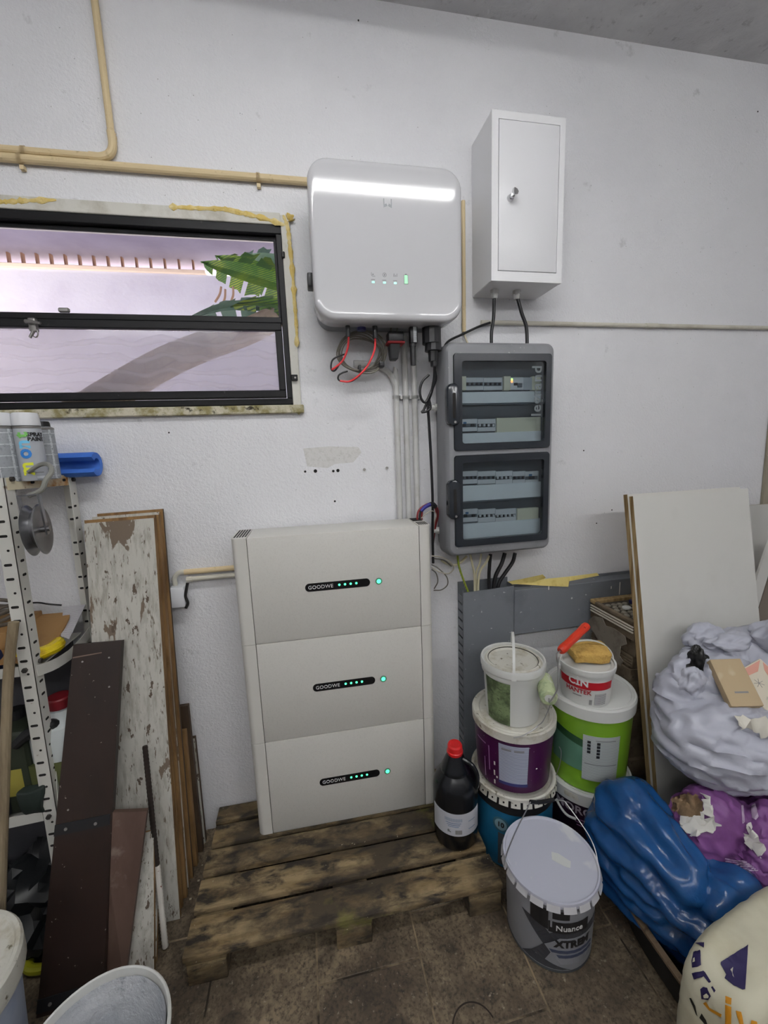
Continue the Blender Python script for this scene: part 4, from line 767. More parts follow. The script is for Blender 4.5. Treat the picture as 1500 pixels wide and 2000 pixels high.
# --- CIN bucket
cz_ = gz+gH-.0088; cxx, cyy = 1.236, -.365; cH = .742-cz_+.012; aC = cam_az(cxx, cyy)
t = thing('small_bucket', 'small white bucket with a red label band on the green bucket lid', 'bucket', (cxx, cyy, cz_)); tcn = cone(.082, .003, .0925, cH-.02)
obj('bucket_body', lathe(BM(), [(.078, 0), (.082, .003), (.0925, cH-.02)], 44), m_wpl, t)
m_rlab = mat('red_label', rgb(176, 22, 36), .4); zl = cH*.62
bm = patch(.20, .030, nx=24, ny=2); obj('red_band', wrap(bm, lambda z: tcn(z)+.0006, aC, zl-.004), m_rlab, t)
text_wrap('CİN', .036, tcn, aC-.26, zl+.004, m_let, t, bold=.001); text_wrap('HANTEK', .0225, tcn, aC-.27, zl-.0305, mat('red_print', rgb(170, 30, 40), .5), t, bold=.0004)
label_wrap('small_print', .03, .003, tcn, aC-.3, zl-.048, m_ink, t, nx=4); label_wrap('barcode', .010, .02, tcn, aC+.22, .024, mat('barcode', (.6, .6, .6), .5, layers=[('wave', (110, 100, 0), .45, .5, (.02, .02, .02), 0, 0)]), t, nx=3)
label_wrap('text_block', .042, .042, tcn, aC+.62, .036, mat('tiny_print', rgb(196, 196, 196), .5, layers=[('wave', (0, 0, 75), .6, .7, rgb(90, 90, 96), 2, 1)]), t, nx=8)
obj('rim', lathe(BM(), [(.0925, cH-.026), (.0965, cH-.024), (.0985, cH-.012), (.098, cH-.003), (.0955, cH), (.091, cH-.002), (.0895, cH-.02)], 48, cap0=False, cap1=False), m_wpl, t)
obj('lid', lathe(BM(), [(.0895, cH-.008), (.082, cH-.008), (.078, cH-.012), (0, cH-.012)], 44, cap0=False, cap1=False), m_wpl, t)
bm = BM(); rg = []; d = RT.copy(); d.z = 0; d.normalize(); fw_ = V((-d.y, d.x, 0)); lean = (V((0, 0, 1))+fw_*.12).normalized()
for i in range(29):
    a = PI*i/28; p = d*(-.1*math.cos(a))+lean*(.088*math.sin(a)**.8)+V((0, 0, cH-.022)); nrm = (d*(-math.cos(a))+V((0, 0, 1))*math.sin(a)).normalized()
    rg.append([p+fw_*.0045+nrm*.0014, p-fw_*.0045+nrm*.0014, p-fw_*.0045-nrm*.0014, p+fw_*.0045-nrm*.0014])
obj('handle', loft(bm, rg), m_wpl, t)
for s in (-1, 1): p = d*(s*.1)+V((0, 0, cH-.026)); obj('handle_lug', rbox(p.x-.006, p.x+.006, p.y-.006, p.y+.006, p.z-.012, p.z+.008, .003), m_wpl, t)
# --- sponge on it
m_sp = mat('yellow_sponge', rgb(206, 168, 92), .95, layers=[('noise', 40, .5, .7, rgb(180, 140, 70), 5)], bump=[('noise', 130, .9, .006, 5), ('vor', 110, .6, .004, 2)])
def crumple_box(b, n, amp, sc, seed):
    bm = rbox(*b, .008, 2); bmesh.ops.subdivide_edges(bm, edges=bm.edges[:], cuts=n, use_grid_fill=True)
    for v in bm.verts: v.co += noise.noise_vector(v.co*sc+V((seed, seed, 0)))*amp
    return bm
bm = crumple_box((-.068, .068, -.05, .05, 0, .04), 3, .008, 16, 2.); bm.transform(Matrix.Translation((cxx+.012, cyy+.012, cz_+cH+.002)) @ Matrix.Rotation(-.25, 4, 'Z') @ Matrix.Rotation(.10, 4, 'X')); solo('sponge', bm, m_sp, 'torn yellow sponge lying on the small red labelled bucket', 'sponge')
# --- paint roller: red handle, wire frame, fluffy sleeve
t = thing('paint_roller', 'paint roller with red handle across the small bucket and pale green sleeve', 'paint roller', W(1070, 1370, -.42))
m_rh = mat('red_handle_plastic', rgb(196, 50, 24), .35, layers=[('noise', 20, .6, .7, rgb(176, 40, 20), 3)]); a, b = W(1094, 1272, -.455), W(1146, 1222, -.40)
dd = (b-a).normalized(); x_, y_ = frame_of(dd); bm = BM(); Lh = (b-a).length; rg = []
for s, r in ((0, .011), (.04, .014), (.12, .0155), (.3, .0135), (.5, .0145), (.75, .0138), (.93, .0155), (1, .0135)): rg.append([a+dd*(Lh*s)+x_*(r*math.cos(q))+y_*(r*math.sin(q)) for q in [2*PI*i/14 for i in range(14)]])
obj('handle', loft(bm, rg), m_rh, t, True); p = a+dd*(Lh*.9); q = (CAM-p).normalized(); obj('hang_hole', cyl(BM(), p+q*.012, p+q*.0165, .0045, n=10), m_hole, t, True)
r0, r1 = W(1072, 1364, -.475), W(1062, 1322, -.375); r1.z = r0.z+.004; ax = (r1-r0).normalized()
bm = BM(); tube(bm, [a+dd*.004, a-dd*.02, W(1090, 1300, -.47), W(1090, 1330, -.485), W(1086, 1352, -.492), r0-ax*.018, r0-ax*.002, r0+ax*.02], .0028, 6, 5); obj('wire_frame', bm, m_wire, t, True)
m_slv = mat('pale_green_fleece', rgb(188, 200, 158), .95, layers=[('noise', 30, .5, .66, rgb(150, 166, 130), 5), ('noise', 12, .6, .7, rgb(214, 216, 206), 4)], bump=('noise', 160, .8, .005, 4))
x_, y_ = frame_of(ax); bm = BM(); rg = []; Ls = .115
for s, r in ((0, .014), (.0, .024), (.03, .0285), (.12, .0295), (.5, .029), (.9, .029), (.97, .027), (1, .02)): rg.append([r0+ax*(Ls*s)+x_*(r*math.cos(q)*(1+.04*math.sin(5*q+s*9)))+y_*(r*math.sin(q)) for q in [2*PI*i/22 for i in range(22)]])
obj('sleeve', loft(bm, rg, True, True), m_slv, t, True); obj('end_cap', cyl(BM(), r0-ax*.002, r0+ax*.006, .0135, n=16), m_wpl, t, True)
# --- big grey can in front
KX, KY, KH = .938, -.618, .262; aK = cam_az(KX, KY)
m_can = mat('grey_metal_can', rgb(140, 142, 148), .38, layers=[('noise', 4, .5, .7, rgb(128, 130, 136), 3)]); m_can2 = mat('dark_grey_print', rgb(58, 60, 66), .4); m_lidk = mat('lavender_white_tin_lid', rgb(188, 190, 204), .30, layers=[('noise', 7, .55, .62, rgb(206, 207, 212), 3, .6)], bump=('noise', 6, .08, .01, 2))
t = thing('paint_can', 'big grey paint can with a pale lavender lid standing on the tiles', 'paint can', (KX, KY, 0)); rb = .130
obj('can_body', lathe(BM(), [(.121, 0), (.125, .003), (.127, .012), (.134, KH-.012)], 52), m_can, t); tk2 = cone(.127, .012, .134, KH-.012)
obj('base_ring', lathe(BM(), [(.1262, .001), (.1275, .003), (.1275, .008), (.1266, .011)], 52, cap0=False, cap1=False), m_dgrey, t)
def poly_wrap(name, pts, az, z, m, r=rb, off=0.0):
    bm = prism(BM(), [(a, b, off) for a, b in pts], (0, 0, .0007)); bmesh.ops.subdivide_edges(bm, edges=[e for e in bm.edges if e.calc_length() > .02], cuts=5, use_grid_fill=True); bmesh.ops.triangulate(bm, faces=bm.faces[:]); return obj(name, wrap(bm, lambda q: tk2(q)+.0004, az, z), m, t, smooth=0)
poly_wrap('dark_cross', [(-.115, .055), (-.06, .055), (-.01, .0), (-.045, -.075), (.03, -.1), (-.115, -.1), (-.085, -.07), (-.05, -.02)], aK+.30, .115, m_can2, off=.0002)
poly_wrap('dark_band', [(-.03, -.055), (.0, -.028), (.13, -.028), (.13, .012), (-.02, .012), (-.06, -.02)], aK+.35, .145, m_can2, off=.0004)
poly_wrap('brand_panel', [(-.055, -.018), (.06, -.018), (.064, -.012), (.064, .02), (-.055, .02)], aK+.43, .168, m_black, off=.0012)
text_wrap('Nuance', .026, tk2, aK+.46, .167, m_let, t, bold=.0003); poly_wrap('pale_panel', [(-.075, .0), (-.035, .034), (.09, .034), (.09, -.06), (-.03, -.06)], aK+.52, .098, m_can, off=.0016)
text_wrap('XTREM', .034, lambda q: tk2(q)+.0012, aK+.56, .112, m_black, t, bold=.0016)
m_nv = mat('slate_blue_print', rgb(64, 72, 96), .5)
for k in range(2): poly_wrap('blue_stripe', [(-.062+.02*k, .004), (.075, .004), (.075, -.006), (-.055+.02*k, -.006)], aK+.52, .085-.017*k, m_nv, off=.0024)
poly_wrap('photo_pair', [(-.024, -.014), (.024, -.014), (.024, .014), (-.024, .014)], aK+.26, .212, m_black, off=.0012)
poly_wrap('side_photo', [(-.02, -.028), (.03, -.04), (.03, .03), (-.02, .03)], aK-.22, .195, m_black, off=.0012); poly_wrap('white_frame', [(-.003, -.03), (.002, -.03), (.002, .03), (-.003, .03)], aK+.07, .198, m_can, off=.0016)
lid = obj('lid', lathe(BM(), [(.1345, KH-.022), (.1405, KH-.02), (.143, KH-.006), (.1415, KH), (.137, KH), (.134, KH-.005), (.128, KH-.006), (.0, KH-.005)], 64, cap0=False, cap1=False), m_lidk, t); teeth(.1415, 20, KH-.008, .017, mat('pale_tin_tab', rgb(196, 196, 200), .4), lid, w=.8, flare=.007)
obj('lid_reflection', prism(BM(), [G(u, v, KH-.0046) for u, v in ((1077, 1664), (1090, 1667), (1115, 1683), (1114, 1696), (1102, 1692), (1078, 1679))], (0, 0, .0006)), mat('pale_sticker', rgb(206, 208, 206), .4), lid, True)  # reflected lamp light on the lid, painted as a pale patch
bm = BM(); P = [(984, 1690, -.66), (990, 1665, -.63), (1008, 1622, -.57), (1027, 1585, -.52), (1037, 1566, -.50), (1048, 1564, -.495)]; tube(bm, [W(*q) for q in P], .002, 6, 5); obj('bail_wire', bm, m_wire, t, True)
bm = BM(); P = [(1080, 1563, -.49), (1100, 1564, -.495), (1108, 1572, -.505), (1130, 1602, -.54), (1150, 1632, -.575), (1163, 1662, -.61), (1168, 1690, -.64)]; tube(bm, [W(*q) for q in P], .002, 6, 5); obj('bail_wire', bm, m_wire, t, True)
bm = BM(); tube(bm, [W(1036, 1566, -.5), W(1050, 1567, -.495), W(1066, 1565, -.49), W(1082, 1562, -.49)], .0065, 8, 4); obj('bail_grip', bm, m_black, t, True)
# --- black five litre bottle
OX, OY = .728, -.345; aO = cam_az(OX, OY); t = thing('black_bottle', 'large black bottle with a red cap standing on the pallet', 'bottle', (OX, OY, PH+.0008)); m_bot = mat('black_bottle_plastic', (.006, .007, .009), .24)
obj('bottle_body', lathe(BM(), [(.06, 0), (.074, .004), (.079, .014), (.08, .05), (.0815, .055), (.0815, .205), (.079, .228), (.07, .252), (.056, .268), (.052, .274), (.051, .282), (.047, .290), (.036, .318), (.029, .334), (.027, .340)], 44), m_bot, t)
obj('cap', lathe(BM(), [(.0285, .338), (.0295, .341), (.0295, .348), (.027, .351), (.0265, .368), (.023, .374), (.016, .374), (.015, .372), (0, .372)], 26, cap0=True, cap1=False), mat('red_cap', rgb(196, 30, 30), .35), t)
label_wrap('label', .20, .088, .0818, aO+.05, .117, mat('white_bottle_label', rgb(190, 192, 200), .5), t, nx=26)
ml = mat('faded_blue_print', rgb(120, 136, 160), .6); text_wrap('KARAVA', .02, .0827, aO-.12, .138, ml, t, bold=.0006, space=.95) if False else label_wrap('faded_heading', .062, .013, .0827, aO-.1, .138, mat('faded_heading_print', rgb(132, 144, 166), .6, layers=[('wave', (150, 150, 0), .35, .6, rgb(182, 186, 196), 2, 2)]), t, nx=8)
for k in range(3): label_wrap('print_line', .055-.008*k, .0025, .0827, aO-.1, .125-.007*k, ml, t, nx=6)
text_wrap('5L', .013, .0827, aO-.28, .092, m_black, t); label_wrap('barcode', .024, .016, .0827, aO+.12, .09, mat('bottle_barcode', (.5, .5, .5), .5, layers=[('wave', (110, 100, 0), .42, .5, (.02, .02, .02), 0, 0)]), t, nx=4)
for k in range(2): label_wrap('print_line', .03, .002, .0827, aO+.75, .128-.03*k, ml, t, nx=4)
p = V((math.cos(aO+1.2), math.sin(aO+1.2), 0)); bm = BM(); tube(bm, [p*.03+V((0, 0, .322)), p*.062+V((0, 0, .312)), p*.08+V((0, 0, .285)), p*.082+V((0, 0, .25)), p*.074+V((0, 0, .225))], .009, 10, 5); obj('handle', bm, m_bot, t)
# ================================================================== LEFT: SHELF
def hexa0(tl, tr, br, bl, th):
    bm = BM(); return prism(bm, [V(p) for p in (tl, tr, br, bl)], (0, th, 0))
m_ang = mat('cream_slotted_angle', rgb(206, 205, 198), .45, layers=[('noise', 6, .6, .75, rgb(190, 187, 176), 5), ('noise', 18, .68, .74, rgb(120, 84, 50), 5)])
m_rust = mat('rusty_cream_rail', rgb(206, 196, 168), .55, layers=[('noise', 12, .52, .68, rgb(168, 116, 56), 6), ('noise', 30, .6, .7, rgb(84, 50, 26), 5)], bump=('noise', 50, .3, .003, 4))
sh = thing('metal_shelf', 'cream slotted angle shelf at the left edge', 'shelf', (-.55, -.2, 0))
m_bolt = mat('dark_bolt', (.08, .075, .07), .5, .7)
def upright(xt, xb, y, z1, name, flip=1, lean=0):
    # two flanges: one facing the room (towards -x), one running back (towards +y)
    o = None; fl = .038; th = .0022; z0 = 0.002
    def at(dx, dy, z): s = (z-z0)/(z1-z0); return (xb+(xt-xb)*s+dx, y+dy+lean*s, z)
    bm = BM(); loft(bm, [[at(*q, z) for q in ((-fl, 0), (0, 0), (0, th), (-fl, th))] for z in (z0, z1)]); loft(bm, [[at(*q, z) for q in ((-th, 0), (0, 0), (0, fl*flip), (-th, fl*flip))] for z in (z0, z1)])
    o = obj(name, bm, m_ang, sh, True); z = .1; k = 0
    while z < z1-.05:
        if k % 3 != 2:
            p = at(-.023, -.0006, z); obj('slot', prism(BM(), [(p[0]+a, p[1], p[2]+b) for a, b in rr(.02, .0075, .0035, 3)], (0, .0008, 0)), m_hole, o, True); p = at(.0006, .022*flip, z+.006)
            obj('slot', prism(BM(), [(p[0], p[1]+a, p[2]+b) for a, b in rr(.016, .0075, .0035, 3)], (-.0008, 0, 0)), m_hole, o, True)
        else:
            p = at(-.017, -.0006, z); obj('slot', cyl(BM(), p, (p[0], p[1]+.0008, p[2]), .0036, n=8), m_hole, o, True); p = at(.0006, .015*flip, z+.006); obj('slot', cyl(BM(), p, (p[0]-.0008, p[1], p[2]), .0036, n=8), m_hole, o, True)
        z += .0415; k += 1
    return o, at
uf, atf = upright(-.549, -.578, -.31, 1.507, 'front_upright'); ur, atr = upright(-.512, -.53, -.03, 1.5, 'rear_upright', -1)
ZT = 1.494
def rail(name, p0, p1, h, m, sagz=0):
    p0, p1 = V(p0), V(p1); d = (p1-p0).normalized(); s = d.cross(V((0, 0, 1))).normalized(); bm = BM(); n = 10; rg = []
    for i in range(n+1):
        t = i/n; p = p0.lerp(p1, t)+V((0, 0, -sagz*math.sin(PI*t)+.003*sagz*20*noise.noise(V((i*.8, sagz*90, 0))))); rg.append([p+s*.001, p-s*.001, p-s*.001+V((0, 0, -h)), p+s*.001+V((0, 0, -h))])
    loft(bm, rg); return obj(name, bm, m, sh, True)
def shelf_level(z, m, name='shelf_panel', x1=-.545, dx=0, sag=0):
    bm = box(BM(), -1.5, x1+dx, -.305, -.035, z-.004, z); obj(name, bm, m_ang, sh, True)
rt_ = rail('side_rail', (-.550, -.302, ZT+.012), (-.514, -.036, ZT+.004), .034, m_rust); rail('front_rail', (-1.5, -.307, ZT+.012), (-.588, -.307, ZT+.012), .034, m_ang); shelf_level(ZT-.002, m_rust, dx=-.012)
for s in (.33, .82):
    p = V((-.5485, -.302, ZT-.002)).lerp(V((-.5125, -.036, ZT-.01)), s); obj('rail_slot', prism(BM(), [(p.x+.0012, p.y+a, p.z-.002+b) for a, b in rr(.018, .009, .004, 3)], (-.0004, 0, 0)), m_hole, rt_, True)
z2 = .955; rail('side_rail', (-.558, -.302, z2-.005), (-.522, -.036, z2+.015), .034, m_ang, .03); rail('front_rail', (-1.5, -.308, z2), (-.60, -.308, z2), .03, m_ang); shelf_level(z2-.02, m_ang, x1=-.565)
z3 = .475; rail('front_rail', (-1.5, -.308, z3), (-.61, -.308, z3), .035, m_ang, .012); rail('side_rail', (-.568, -.302, z3+.0), (-.53, -.036, z3+.1), .034, m_ang); shelf_level(z3-.02, m_ang, x1=-.575)
def bolt(p, d=(0, -1, 0)): p = V(p); d = V(d); obj('bolt', cyl(BM(), p, p+d*.007, .0075, n=6), m_bolt, sh, True)
for z in (ZT-.004, z2-.01, z3-.02):
    p = atf(-.022, -.001, z); bolt(p); p = atf(.002, .024, z+.012); bolt(p, (1, 0, 0))
p = atr(.002, -.02, ZT-.012); bolt(p, (1, 0, 0)); p = atr(.002, -.02, z2); bolt(p, (1, 0, 0))
p = atf(-.03, -.002, 1.445); obj('corner_plate', rbox(p[0]-.06, p[0]-.012, p[1]-.002, p[1], 1.40, 1.496, .002), mat('dark_green_plate', rgb(70, 78, 74), .5), sh, True)
p = atf(0, 0, .6); bm = prism(BM(), [(p[0]+.001, p[1]+.004, .50), (p[0]+.001, p[1]+.05, .53), (p[0]+.001, p[1]+.078, .64), (p[0]+.001, p[1]+.03, .645)], (.002, 0, 0)); obj('gusset_plate', bm, m_ang, sh, True)
# ---- spray cans on the top shelf
m_cap = mat('white_spray_cap', rgb(214, 215, 218), .4); m_brick = mat('grey_block_print', rgb(142, 146, 150), .4, layers=[('brick', (24, 24, 22), .4, .6, rgb(186, 190, 194)), ('noise', 160, .5, .7, rgb(120, 124, 128), 3)]); m_silver = mat('silver_grey_can', rgb(166, 170, 176), .32)
def spray(x, y, label, brick, rot=0):
    t = thing('spray_can', label, 'spray can', (x, y, ZT-.0015), group='spray cans on the shelf'); a = cam_az(x, y)
    obj('can_body', lathe(BM(), [(.029, 0), (.0315, .002), (.0325, .006), (.0325, .148), (.031, .154), (.027, .158)], 30), m_brick if brick else m_silver, t); obj('can_rim', lathe(BM(), [(.0325, .149), (.0335, .151), (.0335, .154), (.031, .156)], 30, cap0=False, cap1=False), m_zinc, t)
    obj('cap', lathe(BM(), [(.0325, .157), (.033, .16), (.0315, .187), (.029, .193), (0, .194)], 28), m_cap, t); return t, a
ZS = ZT
def px_x(u, y, z): # x of the pixel column at height z, depth y
    lo = W(u, 870, y); return lo.x
t, a = spray(px_x(58, -.235, 0), -.235, 'spray can with coloured letters up its side, on the shelf', False)
for ch, dz, col in (('m', .035, rgb(222, 226, 60)), ('o', .078, rgb(40, 120, 196)), ('n', .104, rgb(110, 190, 226)), ('t', .13, rgb(120, 190, 96))): text_wrap(ch, .05 if ch != 't' else .044, .0326, a-.46, dz, mat('letter_'+ch, col, .4), t, 'letter', rot=PI/2, bold=.0016)
text_wrap('SPRAY', .0155, .0326, a+.56, .131, m_black, t, bold=.0005); text_wrap('PAINT', .0155, .0326, a+.56, .118, m_black, t, bold=.0005); label_wrap('small_print', .02, .003, .0326, a+.4, .024, m_ink, t, nx=4); label_wrap('small_print', .02, .007, .0326, a+.45, .01, m_brk, t, nx=4)
spray(px_x(4, -.255, 0), -.255, 'spray can with grey block pattern cut off by the left edge', True)
spray(px_x(84, -.165, 0), -.165, 'spray can with grey block pattern and a dark cap, right of the others', True); o = [c for c in COL.objects if c.get('label', '').endswith('right of the others')][0]
for c in o.children:
    if c.name.startswith('cap'): c.data = c.data.copy(); c.data.materials.clear(); c.data.materials.append(m_black); c.scale = (.8, .8, .9)
# ---- pulley hanging from the rail
m_cast = mat('grey_cast_metal', (.22, .22, .23), .32, .85, bump=('noise', 40, .15, .003, 3)); m_hook = mat('grey_painted_hook', rgb(128, 128, 122), .5)
pc = W(72, 1035, -.345); t = thing('pulley', 'grey metal pulley wheel hanging by a hook from the shelf rail', 'pulley', (pc.x, pc.y, pc.z-.09))
n_ = (V((.98, .2, .05))).normalized(); e1 = n_.cross(V((0, 0, 1))).normalized(); e2 = e1.cross(n_)
def disc_ring(r, s): return [pc+n_*s+e1*(r*math.cos(q))+e2*(r*math.sin(q)) for q in [2*PI*i/40 for i in range(40)]]
obj('wheel', loft(BM(), [disc_ring(r, s) for r, s in ((.012, -.009), (.05, -.010), (.066, -.015), (.070, -.013), (.055, -.004), (.052, 0), (.055, .004), (.070, .013), (.066, .015), (.05, .010), (.012, .009))]), m_cast, t, True)
obj('axle', cyl(BM(), pc-n_*.028, pc+n_*.03, .008, n=12), m_cast, t, True)
bm = BM()
for s in (-1, 1):
    p = pc+n_*(.022*s); loft(bm, [[p+e1*(w)+n_*(.0022), p-e1*w+n_*(.0022), p-e1*w-n_*.0022, p+e1*w-n_*.0022] for p, w in ((p-e2*.016, .008), (p+e2*.095, .009))])
q = pc+e2*.095; loft(bm, [[q+n_*s*.024+e1*.009+e2*d, q+n_*s*.024-e1*.009+e2*d, q+n_*s*.024-e1*.009-e2*(.004-d), q+n_*s*.024+e1*.009-e2*(.004-d)] for s, d in ((-1, .004), (1, .004))]); obj('yoke', bm, m_cast, t, True)
bm = BM(); tube(bm, [q, W(81, 957, -.345), W(90, 937, -.34), W(100, 924, -.33), W(100, 913, -.31), W(91, 906, -.29), W(78, 908, -.28), W(64, 916, -.275), W(56, 922, -.27)], .0062, 10, 6, (1.1, .9)); obj('hook', bm, m_hook, t, True)
# ---- middle shelf contents
m_card = mat('brown_cardboard', rgb(154, 118, 74), .85, layers=[('noise', 8, .5, .7, rgb(138, 102, 62), 4)], bump=('noise', 30, .2, .003, 3)); m_paper = mat('white_paper', rgb(206, 204, 206), .8)
bm = BM(); P = [(-.80, -.30), (-.585, -.31), (-.555, -.20), (-.55, -.12), (-.575, -.06), (-.80, -.05)]; prism(bm, [(x, y, z2+.012+(.05 if y > -.15 else 0)) for x, y in P], (0, 0, .006)); solo('cardboard_sheet', bm, m_card, 'bent brown cardboard sheet lying on the middle shelf', 'cardboard')
bm = BM(); prism(bm, [(-.60, -.05, z2+.085), (-.53, -.05, z2+.085), (-.522, -.19, z2+.02), (-.55, -.18, z2+.03)], (0, 0, .0015)); o = solo('printed_leaflet', bm, mat('printed_leaflet', rgb(196, 194, 198), .8, layers=[('wave', (0, 90, 0), .7, .8, rgb(110, 108, 112), 1, 3)]), 'white printed paper at the back end of the middle shelf', 'paper')
m_yel = mat('yellow_shrink_film', rgb(214, 190, 20), .25, layers=[('noise', (20, 20, 60), .5, .65, rgb(168, 140, 10), 5)], coat=.5, bump=('noise', (30, 30, 90), .5, .006, 4)); c = V((-.60, -.215, z2+.012)); bm = BM()
rg = []
for i in range(33):
    q = 2*PI*i/32; k = 1+.08*noise.noise(V((math.cos(q)*2, math.sin(q)*2, 0))); rg.append([c+V(((.05+.022*math.cos(w))*k*math.cos(q), (.05+.022*math.cos(w))*k*math.sin(q), .02*math.sin(w)*k)) for w in [2*PI*j/12 for j in range(12)]])
loft(bm, rg, False, False); solo('yellow_roll', bm, m_yel, 'shiny yellow plastic coil on the middle shelf', 'cable roll')
bm = crumple_box((-.045, .045, -.04, .04, 0, .07), 3, .01, 18, 5.); bm.transform(Matrix.Translation((-.70, -.31, z2-.0185))); solo('blue_rag', bm, mat('dark_blue_cloth', rgb(26, 36, 82), .8), 'dark blue bundle on the middle shelf at the left edge', 'bundle')
bm = BM()
for k in range(4): tube(bm, [V((-.74+.07*math.cos(q)*(1-.05*k), -.14+.06*math.sin(q), z2+.10+.012*k+.01*math.sin(2*q+k))) for q in [2*PI*i/16 for i in range(17)]], .006, 7, 2)
solo('hose_coil', bm, mat('brown_grey_hose', rgb(92, 84, 74), .6), 'coiled grey brown hose at the back of the middle shelf', 'hose')
cable([(55, 1178, -.08), (75, 1177, -.09), (95, 1180, -.1), (120, 1182, -.1)], .003, m_bw, 'thin black cable over the middle shelf cardboard')
solo('carton_block', rbox(-.82, -.66, -.24, -.06, z2-.0185, z2+.085, .004), m_card, 'brown carton at the left end of the middle shelf', 'carton')
# ---- stick leaning in front of the shelf
m_stick = mat('grey_wood_stick', rgb(138, 124, 100), .8, layers=[('noise', (20, 20, 3), .45, .65, rgb(110, 96, 74), 5)], bump=('noise', (60, 60, 8), .3, .002, 4))
bm = BM(); tube(bm, [W(27, 1215, -.335), W(18, 1300, -.35), W(11, 1450, -.385), V((-.70, -.475, .012))], .0125, 12, 5); o = solo('wooden_stick', bm, m_stick, 'rough grey wooden stick leaning against the shelf front', 'stick')
# ---- lower shelf contents: containers and dark clutter
m_can_w = mat('milky_plastic', rgb(200, 206, 206), .35, trans=.15); m_oil = mat('olive_liquid_plastic', rgb(86, 92, 52), .4)
jx, jy, jz = W(122, 1400, -.2).x, -.2, z3-.0185
t = thing('jerrycan', 'milky jerrycan with a dark red cap behind the dark plank', 'jerrycan', (jx, jy, jz)); bm = loft(BM(), [[(x, y, z) for x, y in rr(w, d_, .03, 5)] for w, d_, z in ((.15, .17, 0), (.16, .18, .02), (.16, .18, .16))]); obj('lower_body', bm, m_oil, t)
bm = loft(BM(), [[(x, y, z) for x, y in rr(w, d_, min(w, d_)*.4, 5)] for w, d_, z in ((.16, .18, .161), (.16, .18, .235), (.145, .16, .262), (.09, .1, .285), (.055, .055, .292), (.052, .052, .31))]); obj('upper_body', bm, m_can_w, t)
obj('cap', lathe(BM(), [(.033, .30), (.034, .303), (.0335, .33), (.031, .335), (0, .335)], 22), mat('dark_red_cap', rgb(112, 22, 30), .45), t)
m_dkgr = mat('dark_green_plastic', rgb(40, 46, 34), .5); m_label = mat('yellow_label', rgb(150, 140, 60), .6)
t = thing('oil_can', 'dark olive canister with a yellow label on the low shelf', 'canister', (-.70, -.2, z3-.0185)); obj('canister_body', rbox(-.07, .07, -.09, .09, 0, .28, .02, 3), m_dkgr, t); obj('label', rbox(-.045, .045, -.0915, -.0895, .07, .16, .001), m_label, t); obj('neck', cyl(BM(), (0, 0, .275), (0, 0, .31), .022), m_black, t)
bm = BM(); tube(bm, [W(30, 1455, -.29), W(60, 1430, -.285), W(95, 1415, -.27), W(112, 1420, -.25), W(106, 1445, -.23)], .016, 10, 5); solo('black_hose', bm, m_blk, 'black rubber hose curving behind the front upright', 'hose')
for k, (x, y, w, d_, h, col, lab) in enumerate(((-.76, -.25, .12, .14, .12, (30, 34, 40), 'dark grey bundle at the left end of the low shelf'), (-.63, -.27, .07, .09, .1, (34, 44, 40), 'dark green crumpled bag on the low shelf'))):
    bm = crumple_box((-w/2, w/2, -d_/2, d_/2, 0, h), 3, .016, 14, k*3.); bm.transform(Matrix.Translation((x, y, z3-.012))); solo('dark_bundle', bm, mat('bundle%d' % k, rgb(*col), .6), lab, 'bundle')
for k, (x, y, s, col, lab) in enumerate(((-.66, -.22, .13, (22, 24, 26), 'black rubbish bag on the floor under the shelf'), (-.94, -.3, .12, (44, 52, 46), 'grey green rubbish bag on the floor under the shelf'))):
    bm = BM(); bmesh.ops.create_icosphere(bm, subdivisions=4, radius=1)
    for v in bm.verts: p = v.co.copy(); v.co = p*(s*(1+.22*fold(p, 1.6)+.1*fold(p, 4)));
    for v in bm.verts: v.co.z = max(v.co.z, -s*.8); v.co += V((x, y, s*.8+.001))
    solo('rubbish_bag', bm, mat('floorbag%d' % k, rgb(*col), .35), lab, 'bag')
p = G(82, 1865, .02); bm = BM(); tube(bm, [p+V((.03, .05, 0)), p+V((0, .045, .004)), p+V((-.025, .01, .004)), p+V((-.02, -.03, .002)), p+V((.02, -.04, 0)), p+V((.04, -.03, 0))], .014, 10, 5); o = solo('yellow_hose', bm, mat('lime_yellow_plastic', rgb(150, 150, 30), .4), 'lime yellow curved hose end on the floor beside the dark plank', 'hose')
solo('dark_backing_board', hexa0((-1.45, -.085, .93), (-.575, -.085, .93), (-.575, -.115, .001), (-1.45, -.115, .001), .012), mat('charcoal_panel', rgb(58, 58, 62), .6, layers=[('noise', 4, .45, .7, rgb(44, 44, 48), 4)]), 'charcoal grey backing board added to darken the wall behind the lower shelves', 'board', None, 0)  # stands for a dark grey thing there; added to darken the lit wall
# ================================================================== LEFT: PLANKS
m_peel = mat('peeling_white_paint_wood', rgb(186, 184, 176), .7, layers=[('noise', (60, 60, 4), .46, .66, rgb(156, 152, 142), 6), ('noise', (130, 130, 7), .60, .66, rgb(112, 102, 90), 4), ('noise', (14, 14, 3.2), .585, .60, rgb(112, 98, 84), 5, .5), ('noise', (34, 34, 14), .63, .65, rgb(88, 76, 64), 4)], bump=('noise', (60, 60, 5), .35, .002, 5))
m_raw = mat('raw_wood_edge', rgb(138, 106, 66), .75, layers=[('noise', (30, 30, 3), .45, .65, rgb(108, 80, 48), 5)], bump=('noise', (60, 60, 4), .3, .002, 4))
m_dkb = mat('dark_brown_stained_wood', rgb(44, 31, 26), .45, layers=[('noise', (12, 12, 2), .45, .7, rgb(36, 26, 22), 4), ('noise', 70, .73, .76, rgb(150, 140, 134), 2)])
